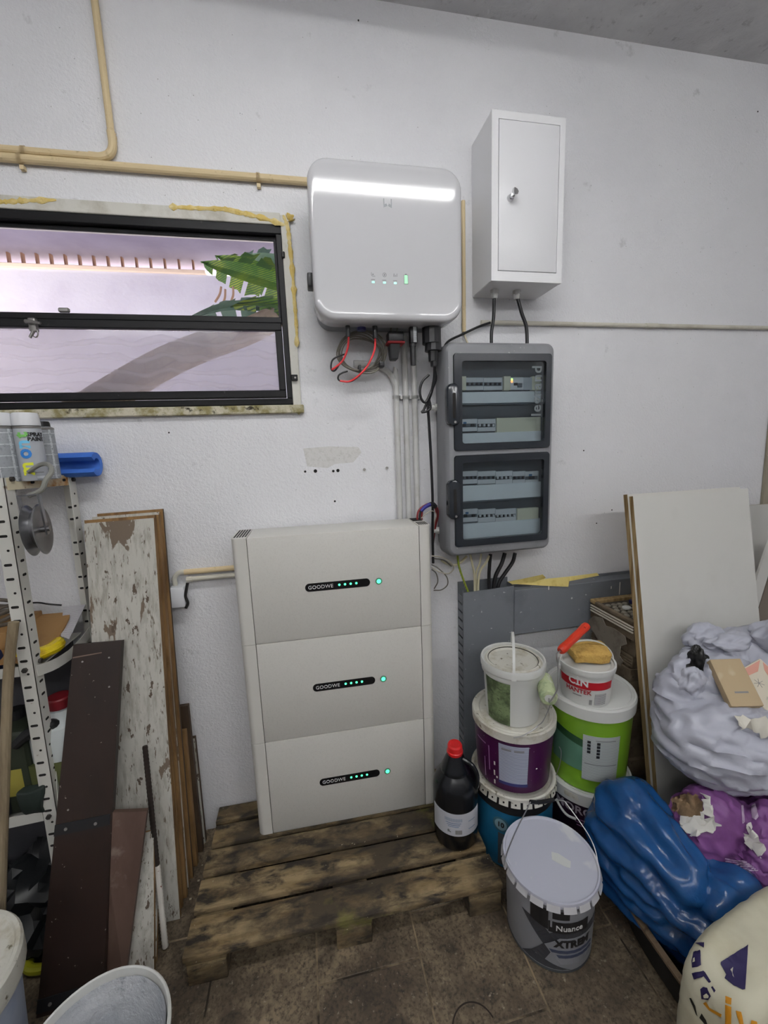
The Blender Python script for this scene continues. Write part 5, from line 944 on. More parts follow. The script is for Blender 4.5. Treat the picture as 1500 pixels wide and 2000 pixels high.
m_brn = mat('brown_plank_faded', rgb(98, 77, 67), .6, layers=[('noise', (8, 8, 2), .45, .65, rgb(82, 62, 53), 5), ('noise', 8, .58, .68, rgb(122, 106, 96), 5)])
def hexa(tl, tr, br, bl, th, edge_mat=True):
    tl, tr, br, bl = V(tl), V(tr), V(br), V(bl); n = (tr-tl).cross(bl-tl).normalized()
    if n.y > 0: n = -n
    bm = BM(); a = [bm.verts.new(p) for p in (tl, tr, br, bl)]; b = [bm.verts.new(p-n*th) for p in (tl, tr, br, bl)]
    bm.faces.new(a); fb = bm.faces.new(b[::-1]); fb.material_index = 1 if edge_mat else 0
    for i in range(4):
        f = bm.faces.new((a[i], b[i], b[(i+1) % 4], a[(i+1) % 4])); f.material_index = 1 if edge_mat else 0
    return bm
specs = [(-.472, -.257, 1.337, -.100, -.335, .014, 'front painted board of the leaning stack with big peeled patches'), (-.478, -.259, 1.345, -.082, -.300, .014, 'second board of the leaning peeling stack'), (-.466, -.253, 1.343, -.065, -.268, .015, 'third board of the leaning peeling stack'),
         (-.470, -.255, 1.350, -.047, -.232, .014, 'fourth board of the leaning peeling stack'), (-.46, -.248, 1.358, -.03, -.20, .012, 'rear board of the leaning peeling stack, nearest the wall')]
m_drk = mat('dark_raw_wood', rgb(74, 58, 42), .8, layers=[('noise', (30, 30, 3), .45, .65, rgb(52, 40, 30), 5)])
for i_, (x0, x1, zt, yt, yb, th, lab) in enumerate(specs): solo('painted_plank', hexa((x0, yt, zt), (x1, yt, zt+.004), (x1+.004, yb, .001), (x0+.01, yb, .001), th), [m_peel if i_ in (0, 3) else m_raw, m_drk if i_ == 4 else m_raw], lab, 'plank', 'stack of peeling planks', 0)
for i_, (x0, x1, zt, yt, yb, lab) in enumerate(((-.31, -.246, .52, -.085, -.155, 'short raw batten low at the right of the plank stack'), (-.30, -.238, .60, -.05, -.10, 'dark short batten behind the plank stack near the wall'), (-.29, -.236, .44, -.022, -.062, 'shortest batten standing against the wall beside the planks'))):
    solo('batten', hexa((x0, yt, zt), (x1, yt, zt), (x1+.006, yb, .001), (x0+.006, yb, .001), .02), [m_raw, m_raw] if i_ == 0 else ([m_drk, m_drk] if i_ == 1 else [m_peel, m_drk]), lab, 'batten', 'short battens beside the planks', 0)
# brown and grey planks in front
def pl(name, px, ys, m, lab, th=.016, em=True):
    tl, tr = W(*px[0], ys), W(*px[1], ys); bl, br = G(*px[3], .0012), G(*px[2], .0012); o = solo(name, hexa(tl, tr, br, bl, th, em), m, lab, 'plank', None, 0); return o
pl('brown_plank', [(196, 1588), (287, 1584), (243, 1925), (176, 1930)], -.36, [m_brn, m_brn], 'faded brown plank between the dark plank and the pale ones')
pl('pale_plank', [(262, 1632), (300, 1622), (301, 1900), (222, 1915)], -.335, [m_peel, m_raw], 'pale peeling plank standing right of the faded brown plank', .012)
pl('pale_plank', [(300, 1690), (310, 1688), (305, 1882), (294, 1886)], -.33, [m_peel, m_raw], 'narrow pale lath beside the rebar', .01)
for v in (1624, 1657):
    a, b = W(262, v+3, -.374), W(300, v-3, -.374)
TLd, TRd, BLd, BRd = V((-.505, -.205, .962)), V((-.364, -.205, .958)), V((-.582, -.515, .0012)), V((-.416, -.512, .0012))
dk = thing('dark_plank', 'long dark brown plank with a black bracket leaning at the left', 'plank', (-.5, -.51, 0)); obj('board', hexa(TLd, TRd, BRd, BLd, .02, False), m_dkb, dk, True, 0)
def on_plank(s, t, off=.0): # s across, t from bottom 0..1
    p = BLd.lerp(BRd, s).lerp(TLd.lerp(TRd, s), t); n = (TRd-TLd).cross(BLd-TLd).normalized(); n = -n if n.y > 0 else n; return p+n*off
for t0, t1, s1 in ((.455, .485, 1.0), (.012, .045, .8)):
    bm = BM(); a = [on_plank(s, t_, .0005) for s, t_ in ((.0, t0), (s1*.97, t0+.004), (s1*.97, t1+.004), (.0, t1))]; prism(bm, a, (on_plank(0, 0, .003)-on_plank(0, 0, 0))); st_ = obj('bracket', bm, m_black, dk, True)
    for s in (.2, .72):
        p = on_plank(s, (t0+t1)/2, .003); q = on_plank(s, (t0+t1)/2, .006); obj('screw', cyl(BM(), p, q, .0045, n=8), m_screw, st_, True)
for s, t_ in ((.22, .945), (.76, .95), (.8, .86), (.2, .52)): obj('screw', cyl(BM(), on_plank(s, t_, 0), on_plank(s, t_, .0015), .0028, n=8), m_screw, dk, True)
a = [on_plank(s, t_, .0004) for s, t_ in ((.02, .958), (.6, .966), (.6, .969), (.02, .962))]; obj('scratch', prism(BM(), a, on_plank(0, 0, .0008)-on_plank(0, 0, 0)), mat('scratch_pale', rgb(120, 100, 90), .7), dk, True)
# rebar, lower half painted white
a = W(283, 1457, -.268); b = G(323, 1850, .006); t = thing('rebar', 'rusty rebar rod with a white lower half leaning on the planks', 'rebar', b); d = b-a; m_rb = mat('rusty_rebar', rgb(44, 34, 28), .7, bump=('wave', (0, 0, 300), .6, .004, 0)); m_wr = mat('white_painted_rebar', rgb(206, 202, 194), .7, layers=[('noise', 34, .62, .66, rgb(110, 50, 36), 4)])
def ribbed(p, q, r, m, name, n=40):
    ax = (q-p); x_, y_ = frame_of(ax); bm = BM(); loft(bm, [[p+ax*(i/n)+x_*((r+(.0011 if i % 2 else 0))*math.cos(w))+y_*((r+(.0011 if i % 2 else 0))*math.sin(w)) for w in [2*PI*j/9 for j in range(9)]] for i in range(n+1)]); return obj(name, bm, m, t, True)
ribbed(a, a+d*.6, .0075, m_rb, 'rusty_rod', 60); ribbed(a+d*.6, b, .0085, m_wr, 'white_rod', 46)
# debris by the wall
for k, (u, v, pts, lab) in enumerate(((375, 1612, ((-.03, 0), (.02, .01), (.034, .05), (.02, .055), (-.01, .03)), 'broken brown tile shard leaning at the foot of the wall'),)):
    p = G(u, v+20, .001); bm = prism(BM(), [p+V((a, b*.3, b)) for a, b in pts], (.004, .012, 0)); solo('tile_shard', bm, m_brn, lab, 'shard')
m_chip = mat('pale_chip', rgb(170, 160, 140), .8)
for (u, v), pos in zip(((404, 1622), (398, 1648), (395, 1690), (388, 1720), (372, 1756)), ('nearest the wall', 'second from the wall', 'third from the wall', 'fourth from the wall', 'farthest from the wall')):
    p = G(u, v, .001); s = random.uniform(.002, .004); bm = box(BM(), p.x-s, p.x+s, p.y-s*.7, p.y+s*.7, 0.0005, .003); solo('plaster_chip', bm, m_chip, 'tiny pale plaster chip beside the pallet, the one %s' % pos, 'chip', 'plaster chips beside the pallet')
# ---- buckets at the lower left
m_crust = mat('crusted_white_paint', rgb(176, 180, 186), .75, layers=[('noise', 9, .42, .6, rgb(198, 200, 204), 6), ('noise', 22, .6, .7, rgb(140, 144, 152), 5)], bump=[('noise', 22, .8, .012, 6), ('noise', 80, .5, .004, 4)])
t = thing('open_bucket', 'open bucket crusted with dry white paint at the bottom left', 'bucket', (-.268, -.815, 0)); bm = BM()
prof = [(.118, 0), (.122, .003), (.146, .27), (.1475, .272), (.149, .285), (.152, .288), (.152, .299), (.149, .302), (.1455, .300), (.143, .29), (.140, .27), (.117, .03), (.108, .012), (0, .010)]; obj('shell', lathe(bm, prof, 56, cap1=False), m_wpl, t)
bm = BM(); rg = []
for r, z in ((.1415, .284), (.1355, .25), (.130, .2), (.124, .13), (.118, .07), (.10, .03), (.05, .02), (.002, .02)):
    rg.append([V((math.cos(q), math.sin(q), 0))*max(.001, r-.005*max(0, noise.noise(V((math.cos(q)*4, math.sin(q)*4, z*16))))-.001)+V((0, 0, z+.004*noise.noise(V((q, z*9, 2))))) for q in [2*PI*i/56 for i in range(56)]])
obj('dried_paint', loft(bm, rg, False, False), m_crust, t)
t = thing('white_bucket', 'white lidded bucket cut off by the left edge, bluish lower body', 'bucket', (-.635, -.70, 0)); obj('bucket_body', lathe(BM(), [(.128, 0), (.132, .003), (.152, .37)], 48), mat('bluish_white_plastic', rgb(168, 178, 196), .4, layers=[('noise', 6, .5, .7, rgb(140, 154, 186), 4)]), t)
obj('lid', lathe(BM(), [(.154, .345), (.162, .348), (.165, .36), (.165, .405), (.160, .413), (.152, .413), (.148, .406), (.140, .404), (0, .404)], 52, cap0=False, cap1=False), m_dirty, t)
# ================================================================== RIGHT: BOARDS
m_mel = mat('white_melamine', rgb(208, 207, 202), .38, layers=[('noise', 2.5, .5, .75, rgb(198, 197, 192), 4)]); m_chip2 = mat('raw_chipboard_edge', rgb(160, 136, 96), .8, layers=[('noise', (60, 60, 3), .45, .65, rgb(120, 96, 60), 5)], bump=('noise', 80, .4, .002, 4))
def leaned(name, x0, x1, yt, zt, yb, zb, th, lab, m=(m_mel, m_chip2), grp=None): return solo(name, hexa((x0, yt, zt), (x1, yt, zt), (x1, yb, zb), (x0, yb, zb), th), list(m), lab, 'board', grp, 0)
leaned('melamine_board', 1.468, 1.998, -.283, 1.333, -.525, .001, .018, 'big white melamine board leaning upright behind the grey bag')
leaned('melamine_board', 1.462, 1.985, -.262, 1.338, -.502, .001, .020, 'second melamine board tucked behind the big white one, brown edge showing', (m_mel, m_chip2))
leaned('melamine_board', 1.98, 2.75, -.06, 1.215, -.25, .001, .018, 'grey white board leaning against the wall right of the big board')
a = W(1464, 1003, -.05); solo('timber_offcut', rbox(a.x, a.x+.2, -.05, -.018, .001, W(1480, 1004, -.05).z, .003), mat('pale_beam', rgb(190, 180, 156), .7), 'pale timber offcut standing behind the right hand boards', 'timber')
P = [V((1.84, -.235, .001))]+[W(u, v, -.235) for u, v in ((1465, 1190), (1478, 1130), (1500, 1066), (1550, 950), (1580, 960), (1545, 1040), (1500, 1125), (1466, 1236))]+[V((1.93, -.235, .001))]
solo('diagonal_board', prism(BM(), P, (0, .010, 0)), [m_mel], 'white board slanting diagonally at the right edge', 'board', None, 0)
q = W(1466, 1236, -.222); P = [V((q.x-.02, -.222, .001)), q]+[W(u, v, -.222) for u, v in ((1502, 1128), (1548, 1043), (1650, 1100))]; P.append(V((P[-1].x, -.222, .001)))
solo('brown_board', prism(BM(), P, (0, .012, 0)), mat('grey_brown_board', rgb(124, 114, 104), .6), 'grey brown board under the slanting white one at the right edge', 'board', None, 0)
l0, l1 = W(1487, 1010, -.014), W(1500, 880, -.014); k_ = (l1-l0)/(l1.z-l0.z); bl_ = l0-k_*(l0.z-.001); tl_ = l0+k_*(1.62-l0.z)
solo('tall_board', hexa((tl_.x, -.014, 1.62), (tl_.x+.3, -.014, 1.60), (bl_.x+.3, -.015, .001), (bl_.x, -.015, .001), .012, False), mat('dull_beige_board', rgb(150, 144, 128), .7), 'dull beige board standing in the far right corner', 'board', None, 0)
# ---- stack of ribbed decking panels
m_deck = mat('brown_decking', rgb(112, 98, 80), .75, layers=[('noise', 14, .45, .65, rgb(86, 74, 58), 6), ('noise', 50, .62, .7, rgb(50, 42, 34), 4)], bump=('noise', 40, .4, .004, 5)); m_rib = mat('pale_rib', rgb(206, 200, 186), .6)
SX0, SX1, SY0, SY1, SZ = 1.472, 1.80, -.322, -.075, .848
t = thing('decking_stack', 'dusty stack of brown ribbed decking panels behind the green bucket', 'panel stack', ((SX0+SX1)/2, (SY0+SY1)/2, 0)); z = 0; k = 0
while z < SZ-.075:
    h = .052 if k % 3 else .07; h = min(h, SZ-.07-z); dx = random.uniform(0, .02)
    if h < .012: break
    ly = obj('panel', rbox(SX0+dx, SX1, SY0+random.uniform(0, .012), SY1, z+.0006, z+h-.002, .002, 1), m_deck, t, True)
    if k % 2:
        for j in range(4): zz = z+.008+j*.011; obj('rib', rbox(SX0+dx-.004, SX0+dx+.002, SY0+.012, SY1-.002, zz, zz+.005, .001, 1), m_deck, ly, True)
    z += h; k += 1
top = obj('panel', rbox(SX0, SX1, SY0, SY1, z+.0006, SZ-.012, .002, 1), m_deck, t, True)
for j in range(3): zz = SZ-.05+j*.0115; obj('rib', rbox(SX0-.005, SX0+.002, SY0+.002, SY1-.002, zz, zz+.0055, .001, 1), m_rib, top, True)
obj('rim_board', rbox(SX0-.006, SX1, SY1-.03, SY1, SZ-.0115, SZ+.004, .002, 1), m_chip2, t, True); obj('rim_board', rbox(SX0-.006, SX0+.012, SY0, SY1-.031, SZ-.0115, SZ+.001, .002, 1), m_deck, t, True)
m_peb = mat('pebble_grey', rgb(140, 134, 122), .8, layers=[('noise', 20, .45, .7, rgb(112, 106, 94), 4)])
obj('pebble_bed', box(BM(), SX0+.0125, SX1, SY0, SY1-.031, SZ-.0115, SZ-.009), mat('dark_mesh', rgb(64, 58, 50), .9), t, True); n = 0
for i in range(11):
    for j in range(8):
        x = SX0+.03+i*.029+(.014 if j % 2 else 0); y = SY0+.018+j*.027
        if y < SY1-.045 and x < SX1-.012: obj('pebble', lathe(BM(), [(.012, 0), (.0125, .003), (.009, .006), (0, .0065)], 8, (x+random.uniform(-.003, .003), y, SZ-.009), True, False), m_peb, t, True)
p = G(1224, 1188, SZ-.001); solo('white_disc', lathe(BM(), [(.016, 0), (.018, .002), (.017, .007), (0, .008)], 24, (p.x, p.y, SZ-.002), True, False), m_wpl, 'small white disc lying on the decking stack', 'disc')
p = G(1233, 1179, SZ); solo('small_blue_pot', lathe(BM(), [(.012, 0), (.012, .012), (.009, .014), (0, .014)], 16, (p.x+.012, p.y+.01, SZ-.002), True, False), mat('dark_blue_plastic_cap', rgb(28, 34, 90), .4), 'small dark blue pot on the decking stack beside the board', 'pot')
m_torn = mat('torn_grey_brown_sheet', rgb(120, 112, 100), .8, layers=[('noise', 14, .5, .66, rgb(92, 84, 72), 5)])
P = [(1148, 1212), (1158, 1203), (1175, 1208), (1182, 1222), (1200, 1228), (1222, 1243), (1226, 1258), (1215, 1262), (1214, 1280), (1222, 1290), (1218, 1300), (1196, 1284), (1178, 1262), (1164, 1240), (1150, 1222)]
bm = BM(); vs = [bm.verts.new(G(u, v, .80) if False else V((SX0-.012-.02*((v-1200)/100.), 0, 0))+V((0, (lambda q: q.y)(CAM+ray(u, v)*((SX0-.02-CAM.x)/ray(u, v).x)), (CAM+ray(u, v)*((SX0-.02-CAM.x)/ray(u, v).x)).z))) for u, v in P]
f = bm.faces.new(vs); bmesh.ops.triangulate(bm, faces=[f]); bmesh.ops.solidify(bm, geom=bm.faces[:], thickness=.003); solo('torn_sheet', bm, m_torn, 'torn grey brown sheet hanging on the side of the decking stack', 'sheet', None, 0)
# ================================================================== RIGHT: BAGS
from mathutils.bvhtree import BVHTree
def px(p): q = p-CAM; z = q.dot(FW); return 750+FPX*q.dot(RT)/z, 1000-FPX*q.dot(UP)/z
def inside(u, v, P):
    c = False; j = len(P)-1
    for i in range(len(P)):
        (a, b), (e, f) = P[i], P[j]
        if (b > v) != (f > v) and u < (e-a)*(v-b)/(f-b)+a: c = not c
        j = i
    return c
def film(bm, grow, kb=.10, kg=.003, its=300, amp=.012, seed=0):
    # relax an over-sized film onto the bag shape: the excess length buckles into creases
    bm.verts.ensure_lookup_table(); bm.normal_update(); n = len(bm.verts)
    X0 = np.array([v.co[:] for v in bm.verts]); NR = np.array([v.normal[:] for v in bm.verts]); E = np.array([[e.verts[0].index, e.verts[1].index] for e in bm.edges])
    d = X0[E[:, 1]]-X0[E[:, 0]]; L0 = np.linalg.norm(d, axis=1)+1e-9; u = d/L0[:, None]; g = (u*u)@np.array(grow); L = L0*(1+g)
    deg = np.bincount(E.ravel(), minlength=n).astype(float)
    rnd = np.array([noise.noise(V(p)*16+V((seed, 0, 0)))+.6*noise.noise(V(p)*38+V((0, seed, 0))) for p in X0]); X = X0+NR*(rnd*amp)[:, None]
    def acc(c_): return np.stack([np.bincount(E[:, 0], c_[:, k], n)-np.bincount(E[:, 1], c_[:, k], n) for k in range(3)], 1)
    lap = lambda Y: acc(Y[E[:, 1]]-Y[E[:, 0]])/deg[:, None]
    for _ in range(its):
        d = X[E[:, 1]]-X[E[:, 0]]; ln = np.linalg.norm(d, axis=1)+1e-9
        X += acc(d*((ln-L)/ln*.5)[:, None])/deg[:, None]*1.2
        D = X-X0; X -= kb*lap(lap(D))+kg*D
    for v, p in zip(bm.verts, X): v.co = p
    bm.normal_update()
def bag(c, lobes, sub=5, films=(((.1, .1, .1),),), zmin=None, dents=(), power=7, boxy=None, limits=()):
    bm = BM(); bmesh.ops.create_icosphere(bm, subdivisions=sub, radius=1); c = V(c)
    L = [(V(o)-c, V(r)) for o, r in lobes]
    for v in bm.verts:
        d = v.co.normalized(); s = 0
        for o, r in L:
            dd = V((d.x/r.x, d.y/r.y, d.z/r.z)); oo = V((-o.x/r.x, -o.y/r.y, -o.z/r.z)); a = dd.dot(dd); b = 2*dd.dot(oo); q = oo.dot(oo)-1; D = b*b-4*a*q
            if D > 0:
                t_ = (-b+math.sqrt(D))/(2*a)
                if t_ > 0: s += t_**power
        if boxy:
            (ra, rb_, rc), e_, th = boxy; lx, ly = d.x*math.cos(th)+d.y*math.sin(th), -d.x*math.sin(th)+d.y*math.cos(th)
            s += (abs(lx/ra)**e_+abs(ly/rb_)**e_+abs(d.z/rc)**e_)**(-power/e_)
        v.co = c+d*(s**(1/power))
    film(bm, *films[0], seed=c.x*10); bmesh.ops.subdivide_edges(bm, edges=bm.edges[:], cuts=1, use_grid_fill=True); bmesh.ops.triangulate(bm, faces=[f for f in bm.faces if len(f.verts) > 3])
    if len(films) > 1: film(bm, *films[1], seed=c.y*10)
    bm.normal_update()
    for P, depth, mi in dents:
        us = [p[0] for p in P]; vs = [p[1] for p in P]; cu, cv = sum(us)/len(us), sum(vs)/len(vs); ins = set()
        for v in bm.verts:
            d = v.co-CAM
            if v.normal.dot(d) < 0:
                u_, v_ = px(v.co)
                if min(us) < u_ < max(us) and min(vs) < v_ < max(vs) and inside(u_, v_, P): ins.add(v)
        for f in bm.faces:
            if all(v in ins for v in f.verts): f.material_index = mi
        for v in ins:
            u_, v_ = px(v.co); s = max(abs(u_-cu)/(max(us)-min(us)), abs(v_-cv)/(max(vs)-min(vs)))*2; v.co += (v.co-CAM).normalized()*depth*max(.25, 1-s*s)*(.7+.5*noise.noise(v.co*40))
    if zmin is not None:
        for v in bm.verts: v.co.z = max(v.co.z, zmin)
    for ax_, sign, lim in limits:
        for v in bm.verts:
            if sign*v.co[ax_] > sign*lim: v.co[ax_] = lim+(v.co[ax_]-lim)*.05
    bm.normal_update(); return bm, BVHTree.FromBMesh(bm)
def hit(bvh, u, v):
    d = ray(u, v).normalized(); p, n, i, t_ = bvh.ray_cast(CAM, d); return (p, n) if p is not None else (None, None)
def decal(name, P, bvh, m, parent, off=.0012, th=.0008, cuts=5, wob=0):
    bm = BM(); vs = [bm.verts.new((u, v, 0)) for u, v in P]; f = bm.faces.new(vs); bmesh.ops.triangulate(bm, faces=[f])
    for _ in range(cuts): bmesh.ops.subdivide_edges(bm, edges=[e for e in bm.edges if e.calc_length() > 3], cuts=1)
    bmesh.ops.triangulate(bm, faces=bm.faces[:])
    for v in bm.verts:
        u_, v_ = v.co.x, v.co.y; p, n = hit(bvh, u_, v_)
        if p is None: bm.free(); return None
        v.co = p+n*(off+wob*(.5+noise.noise(V((u_*.09, v_*.09, 3)))))
    bmesh.ops.solidify(bm, geom=bm.faces[:], thickness=-th); return obj(name, bm, m, parent, True, 60)
# black mortar tub
m_tub = mat('black_tub_rubber', (.010, .010, .010), .55); m_rim = mat('dusty_brown_rim', rgb(112, 94, 74), .85, layers=[('noise', 30, .5, .65, rgb(70, 58, 44), 5)], bump=('noise', 60, .5, .004, 4))
tb = thing('mortar_tub', 'low black tub with a dusty brown rim under the blue bag', 'tub', (1.515, -.905, 0))
def se(a, b, z, n=64, e=.5): return [(math.copysign(abs(math.cos(q))**e, math.cos(q))*a, math.copysign(abs(math.sin(q))**e, math.sin(q))*b, z) for q in [2*PI*i/n for i in range(n)]]
obj('tub_body', loft(BM(), [se(.335, .33, .001), se(.345, .34, .01), se(.362, .358, .115), se(.352, .348, .115), se(.335, .33, .02), se(.32, .32, .014)]), m_tub, tb)
obj('rim', loft(BM(), [se(.361, .357, .1145), se(.371, .367, .117), se(.371, .367, .126), se(.355, .351, .128), se(.350, .346, .115)], False, False), m_rim, tb)
# blue bag
m_bl = mat('glossy_blue_bag', rgb(28, 74, 126), .24, layers=[('noise', 8, .5, .7, rgb(22, 60, 108), 4)], bump=[('crease', (22, 10, 22), .25, .006, 2), ('noise', (40, 18, 40), .25, .006, 4)])
bm, bv = bag((1.255, -.71, .18), [((1.252, -.60, .200), (.122, .112, .200)), ((1.246, -.66, .205), (.112, .13, .19)), ((1.25, -.73, .21), (.098, .14, .165)), ((1.345, -.84, .19), (.125, .09, .14)), ((1.30, -.79, .19), (.105, .12, .145))], 5, (((.24, .02, .22), .07, .004, 260, .010), ((.20, .03, .18), .05, .004, 200, .003)), .017)
o = solo('blue_bag', bm, m_bl, 'crumpled shiny blue plastic bag lying in front of the green bucket', 'bag', smooth=80)
# dark and white-blue sacks under the grey bag
bm, _ = bag((1.66, -.59, .22), [((1.66, -.59, .2), (.15, .055, .22))], 5, (((.2, .2, .2),),), .017); solo('dark_sack', bm, mat('dark_olive_sack', rgb(52, 50, 42), .8, bump=('noise', 90, .4, .003, 3)), 'dark olive sack squeezed under the grey bag', 'sack', smooth=80)
m_wb = mat('white_paper_sack', rgb(190, 192, 200), .6, bump=('crease', 16, .3, .006, 2)); bm, bvw = bag((1.83, -.76, .24), [((1.83, -.76, .22), (.125, .14, .21))], 5, (((.25, .25, .25),),), .017)
o = solo('paper_sack', bm, m_wb, 'white paper sack with a blue print at the right edge under the grey bag', 'sack', smooth=80); decal('blue_print', [(1470, 1548), (1488, 1545), (1512, 1552), (1512, 1585), (1494, 1570), (1476, 1562)], bvw, mat('blue_print', rgb(30, 84, 160), .5), o)
# purple cement sack with a torn mouth
m_pu = mat('purple_paper_sack', rgb(122, 74, 132), .5, layers=[('noise', 7, .5, .7, rgb(104, 58, 112), 4)], bump=[('crease', 11, .35, .008, 2), ('noise', 30, .3, .005, 4)]); m_kr = mat('kraft_and_powder', rgb(148, 124, 96), .9, layers=[('noise', 30, .45, .65, rgb(124, 102, 76), 5)], bump=('noise', 50, .5, .006, 5)); m_tp = mat('torn_white_paper', rgb(206, 204, 198), .75, bump=('crease', 30, .3, .004, 2))
mouth = [(1304, 1562), (1318, 1549), (1345, 1545), (1368, 1552), (1378, 1575), (1372, 1600), (1345, 1602), (1322, 1594), (1308, 1578)]
bm, bp = bag((1.50, -.79, .26), [((1.43, -.71, .32), (.12, .09, .135)), ((1.57, -.79, .25), (.16, .15, .20))], 5, (((.10, .10, .10), .08, .004, 250, .010), ((.20, .20, .20), .03, .004, 200, .004)), .017, [(mouth, .06, 1)])
o = solo('cement_sack', bm, [m_pu, m_kr], 'purple paper sack torn open with beige powder inside', 'sack', smooth=80)
for P in ([(1330, 1604), (1345, 1600), (1372, 1600), (1395, 1592), (1402, 1612), (1388, 1628), (1362, 1632), (1340, 1624), (1331, 1615)], [(1368, 1518), (1378, 1524), (1390, 1530), (1404, 1534), (1410, 1556), (1421, 1572), (1432, 1592), (1432, 1606), (1418, 1604), (1402, 1585), (1388, 1562), (1370, 1545)], [(1452, 1614), (1464, 1612), (1478, 1632), (1490, 1656), (1487, 1674), (1470, 1655), (1458, 1640)], [(1302, 1564), (1316, 1546), (1345, 1540), (1372, 1548), (1366, 1553), (1345, 1547), (1320, 1551), (1308, 1564), (1312, 1580), (1306, 1576)], [(1372, 1552), (1384, 1560), (1394, 1592), (1374, 1600), (1380, 1575)]): decal('torn_flap', P, bp, m_tp, o, .004, .0015, 3, .012)
m_lw = mat('pale_lilac_print', rgb(196, 176, 200), .6)
for k in range(6): decal('printed_line', [(1415+k*1.2, 1676+5*k), (1460+k*4, 1684+3*k), (1460+k*4, 1685.5+3*k), (1415+k*1.2, 1677.5+5*k)], bp, m_lw, o, .0015)
decal('printed_name', [(1468, 1572), (1476, 1569), (1482, 1596), (1477, 1602), (1469, 1598)], bp, m_lw, o, .0015); decal('printed_name', [(1447, 1574), (1451, 1573), (1454, 1606), (1449, 1608)], bp, m_lw, o, .0015)
# big grey bag on top
m_gb = mat('silver_grey_bag', rgb(176, 178, 190), .34, layers=[('noise', 6, .5, .7, rgb(160, 162, 174), 4)], bump=[('crease', (10, 14, 24), .25, .006, 2), ('noise', (16, 16, 40), .25, .006, 4)]); m_in2 = mat('black_bag_inside', (.008, .008, .008), .35)
hole = [(1348, 1266), (1356, 1262), (1372, 1268), (1380, 1290), (1382, 1312), (1374, 1340), (1368, 1322), (1352, 1320), (1334, 1312), (1338, 1300), (1346, 1288)]
bm, bg_ = bag((1.68, -.62, .60), [((1.60, -.62, .575), (.235, .17, .155)), ((1.85, -.60, .60), (.28, .19, .165)), ((1.62, -.53, .68), (.19, .10, .13)), ((1.80, -.50, .74), (.20, .09, .10))], 5, (((.04, .08, .22), .08, .003, 300, .012), ((.10, .14, .40), .035, .004, 240, .004)), None, [(hole, .05, 1)], limits=((1, 1, -.447),))
gb = solo('grey_bag', bm, [m_gb, m_in2], 'bulging silver grey rubbish bag resting on the sacks', 'bag', smooth=80)
def lump(name, u, v, r, m, seed, off=.0, parent=None, sc=(1, 1, 1), bvh=None):
    p, n = hit(bvh or bg_, u, v); p = W(u, v, -.45) if p is None else p; p = p+(n or V((0, -1, 0)))*off; bm = BM(); bmesh.ops.create_icosphere(bm, subdivisions=5, radius=1)
    for w in bm.verts: q = w.co.copy(); k = r*(1+.34*crumple(q+V((seed, 0, 0)), .9)+.14*crumple(q+V((0, seed, 0)), 2.3)+.25*noise.noise(q*1.5+V((seed, 0, 0)))); w.co = p+V((q.x*k*sc[0], q.y*k*sc[1], q.z*k*sc[2]))
    return obj(name, bm, m, parent, True, 80)
lump('black_rag', 1362, 1290, .036, m_in2, 3., .004, gb, (.75, .8, 1.4)); lump('crumpled_neck', 1374, 1243, .066, m_gb, 8., .0, gb, (1.15, .7, .72)); lump('crumpled_fold', 1432, 1250, .06, m_gb, 12., -.01, gb, (1.5, .7, .5)); lump('crumpled_fold', 1350, 1336, .05, m_gb, 15., -.018, gb, (.85, .7, .95))
p, n = hit(bg_, 1480, 1262); p = p or V((1.98, -.45, .78)); bm = BM(); bmesh.ops.create_icosphere(bm, subdivisions=5, radius=1)
for w in bm.verts: q = w.co.copy(); k = 1+.34*crumple(q, .9)+.14*crumple(q, 2.4)+.2*noise.noise(q*1.5); w.co = V((p.x+.09, p.y+.0, p.z+.03))+V((q.x*.10*k, q.y*.06*k, q.z*.055*k))
solo('grey_bag_bundle', bm, m_gb, 'smaller rumpled grey bag at the right edge behind the cartons', 'bag', smooth=80)
# cartons and paper on the grey bag
def on_bag(u, v, w, h, d, rot, tilt=None):   # frame lying on the bag at this pixel
    p, n = hit(bg_, u, v); n = (V((-.28, -.62, .73)) if tilt is None else V(tilt)).normalized(); x = V((0, 0, 1)).cross(n).normalized(); y = n.cross(x)
    x, y = x*math.cos(rot)+y*math.sin(rot), y*math.cos(rot)-x*math.sin(rot); p = p or G(u, v, .72); return Matrix(((x.x, y.x, n.x, p.x), (x.y, y.y, n.y, p.y), (x.z, y.z, n.z, p.z), (0, 0, 0, 1)))
m_cart = mat('beige_carton', rgb(176, 156, 124), .7, layers=[('noise', 5, .55, .6, rgb(192, 178, 150), 3)]); Mx = on_bag(1424, 1340, 0, 0, 0, .12)
bm = rbox(-.045, .045, -.072, .072, .018, .048, .003, 2); bm.transform(Mx); c1 = solo('small_carton', bm, m_cart, 'small beige cardboard carton lying on the grey bag', 'carton')
bm = box(BM(), -.018, .02, -.034, -.029, .048, .0486); bm.transform(Mx); obj('printed_line', bm, m_ink, c1, True)
m_pk = mat('cream_pink_carton', rgb(206, 198, 180), .6); Mx = on_bag(1476, 1345, 0, 0, 0, .55); bm = rbox(-.058, .062, -.062, .062, .016, .048, .003, 2); bm.transform(Mx); c2 = solo('disc_carton', bm, m_pk, 'square cream and pink carton with a faint drawing on the grey bag', 'carton')
m_pink = mat('salmon_pink_print', rgb(206, 150, 134), .6)
for P in ([(-.05, .058), (.056, .058), (.02, .035), (-.02, .038)], [(.058, .05), (.058, -.05), (.04, -.035), (.03, 0), (.04, .03)]): bm = prism(BM(), [(a, b, .0482) for a, b in P], (0, 0, .0006)); bm.transform(Mx); obj('pink_area', bm, m_pink, c2, True)
bm = BM()
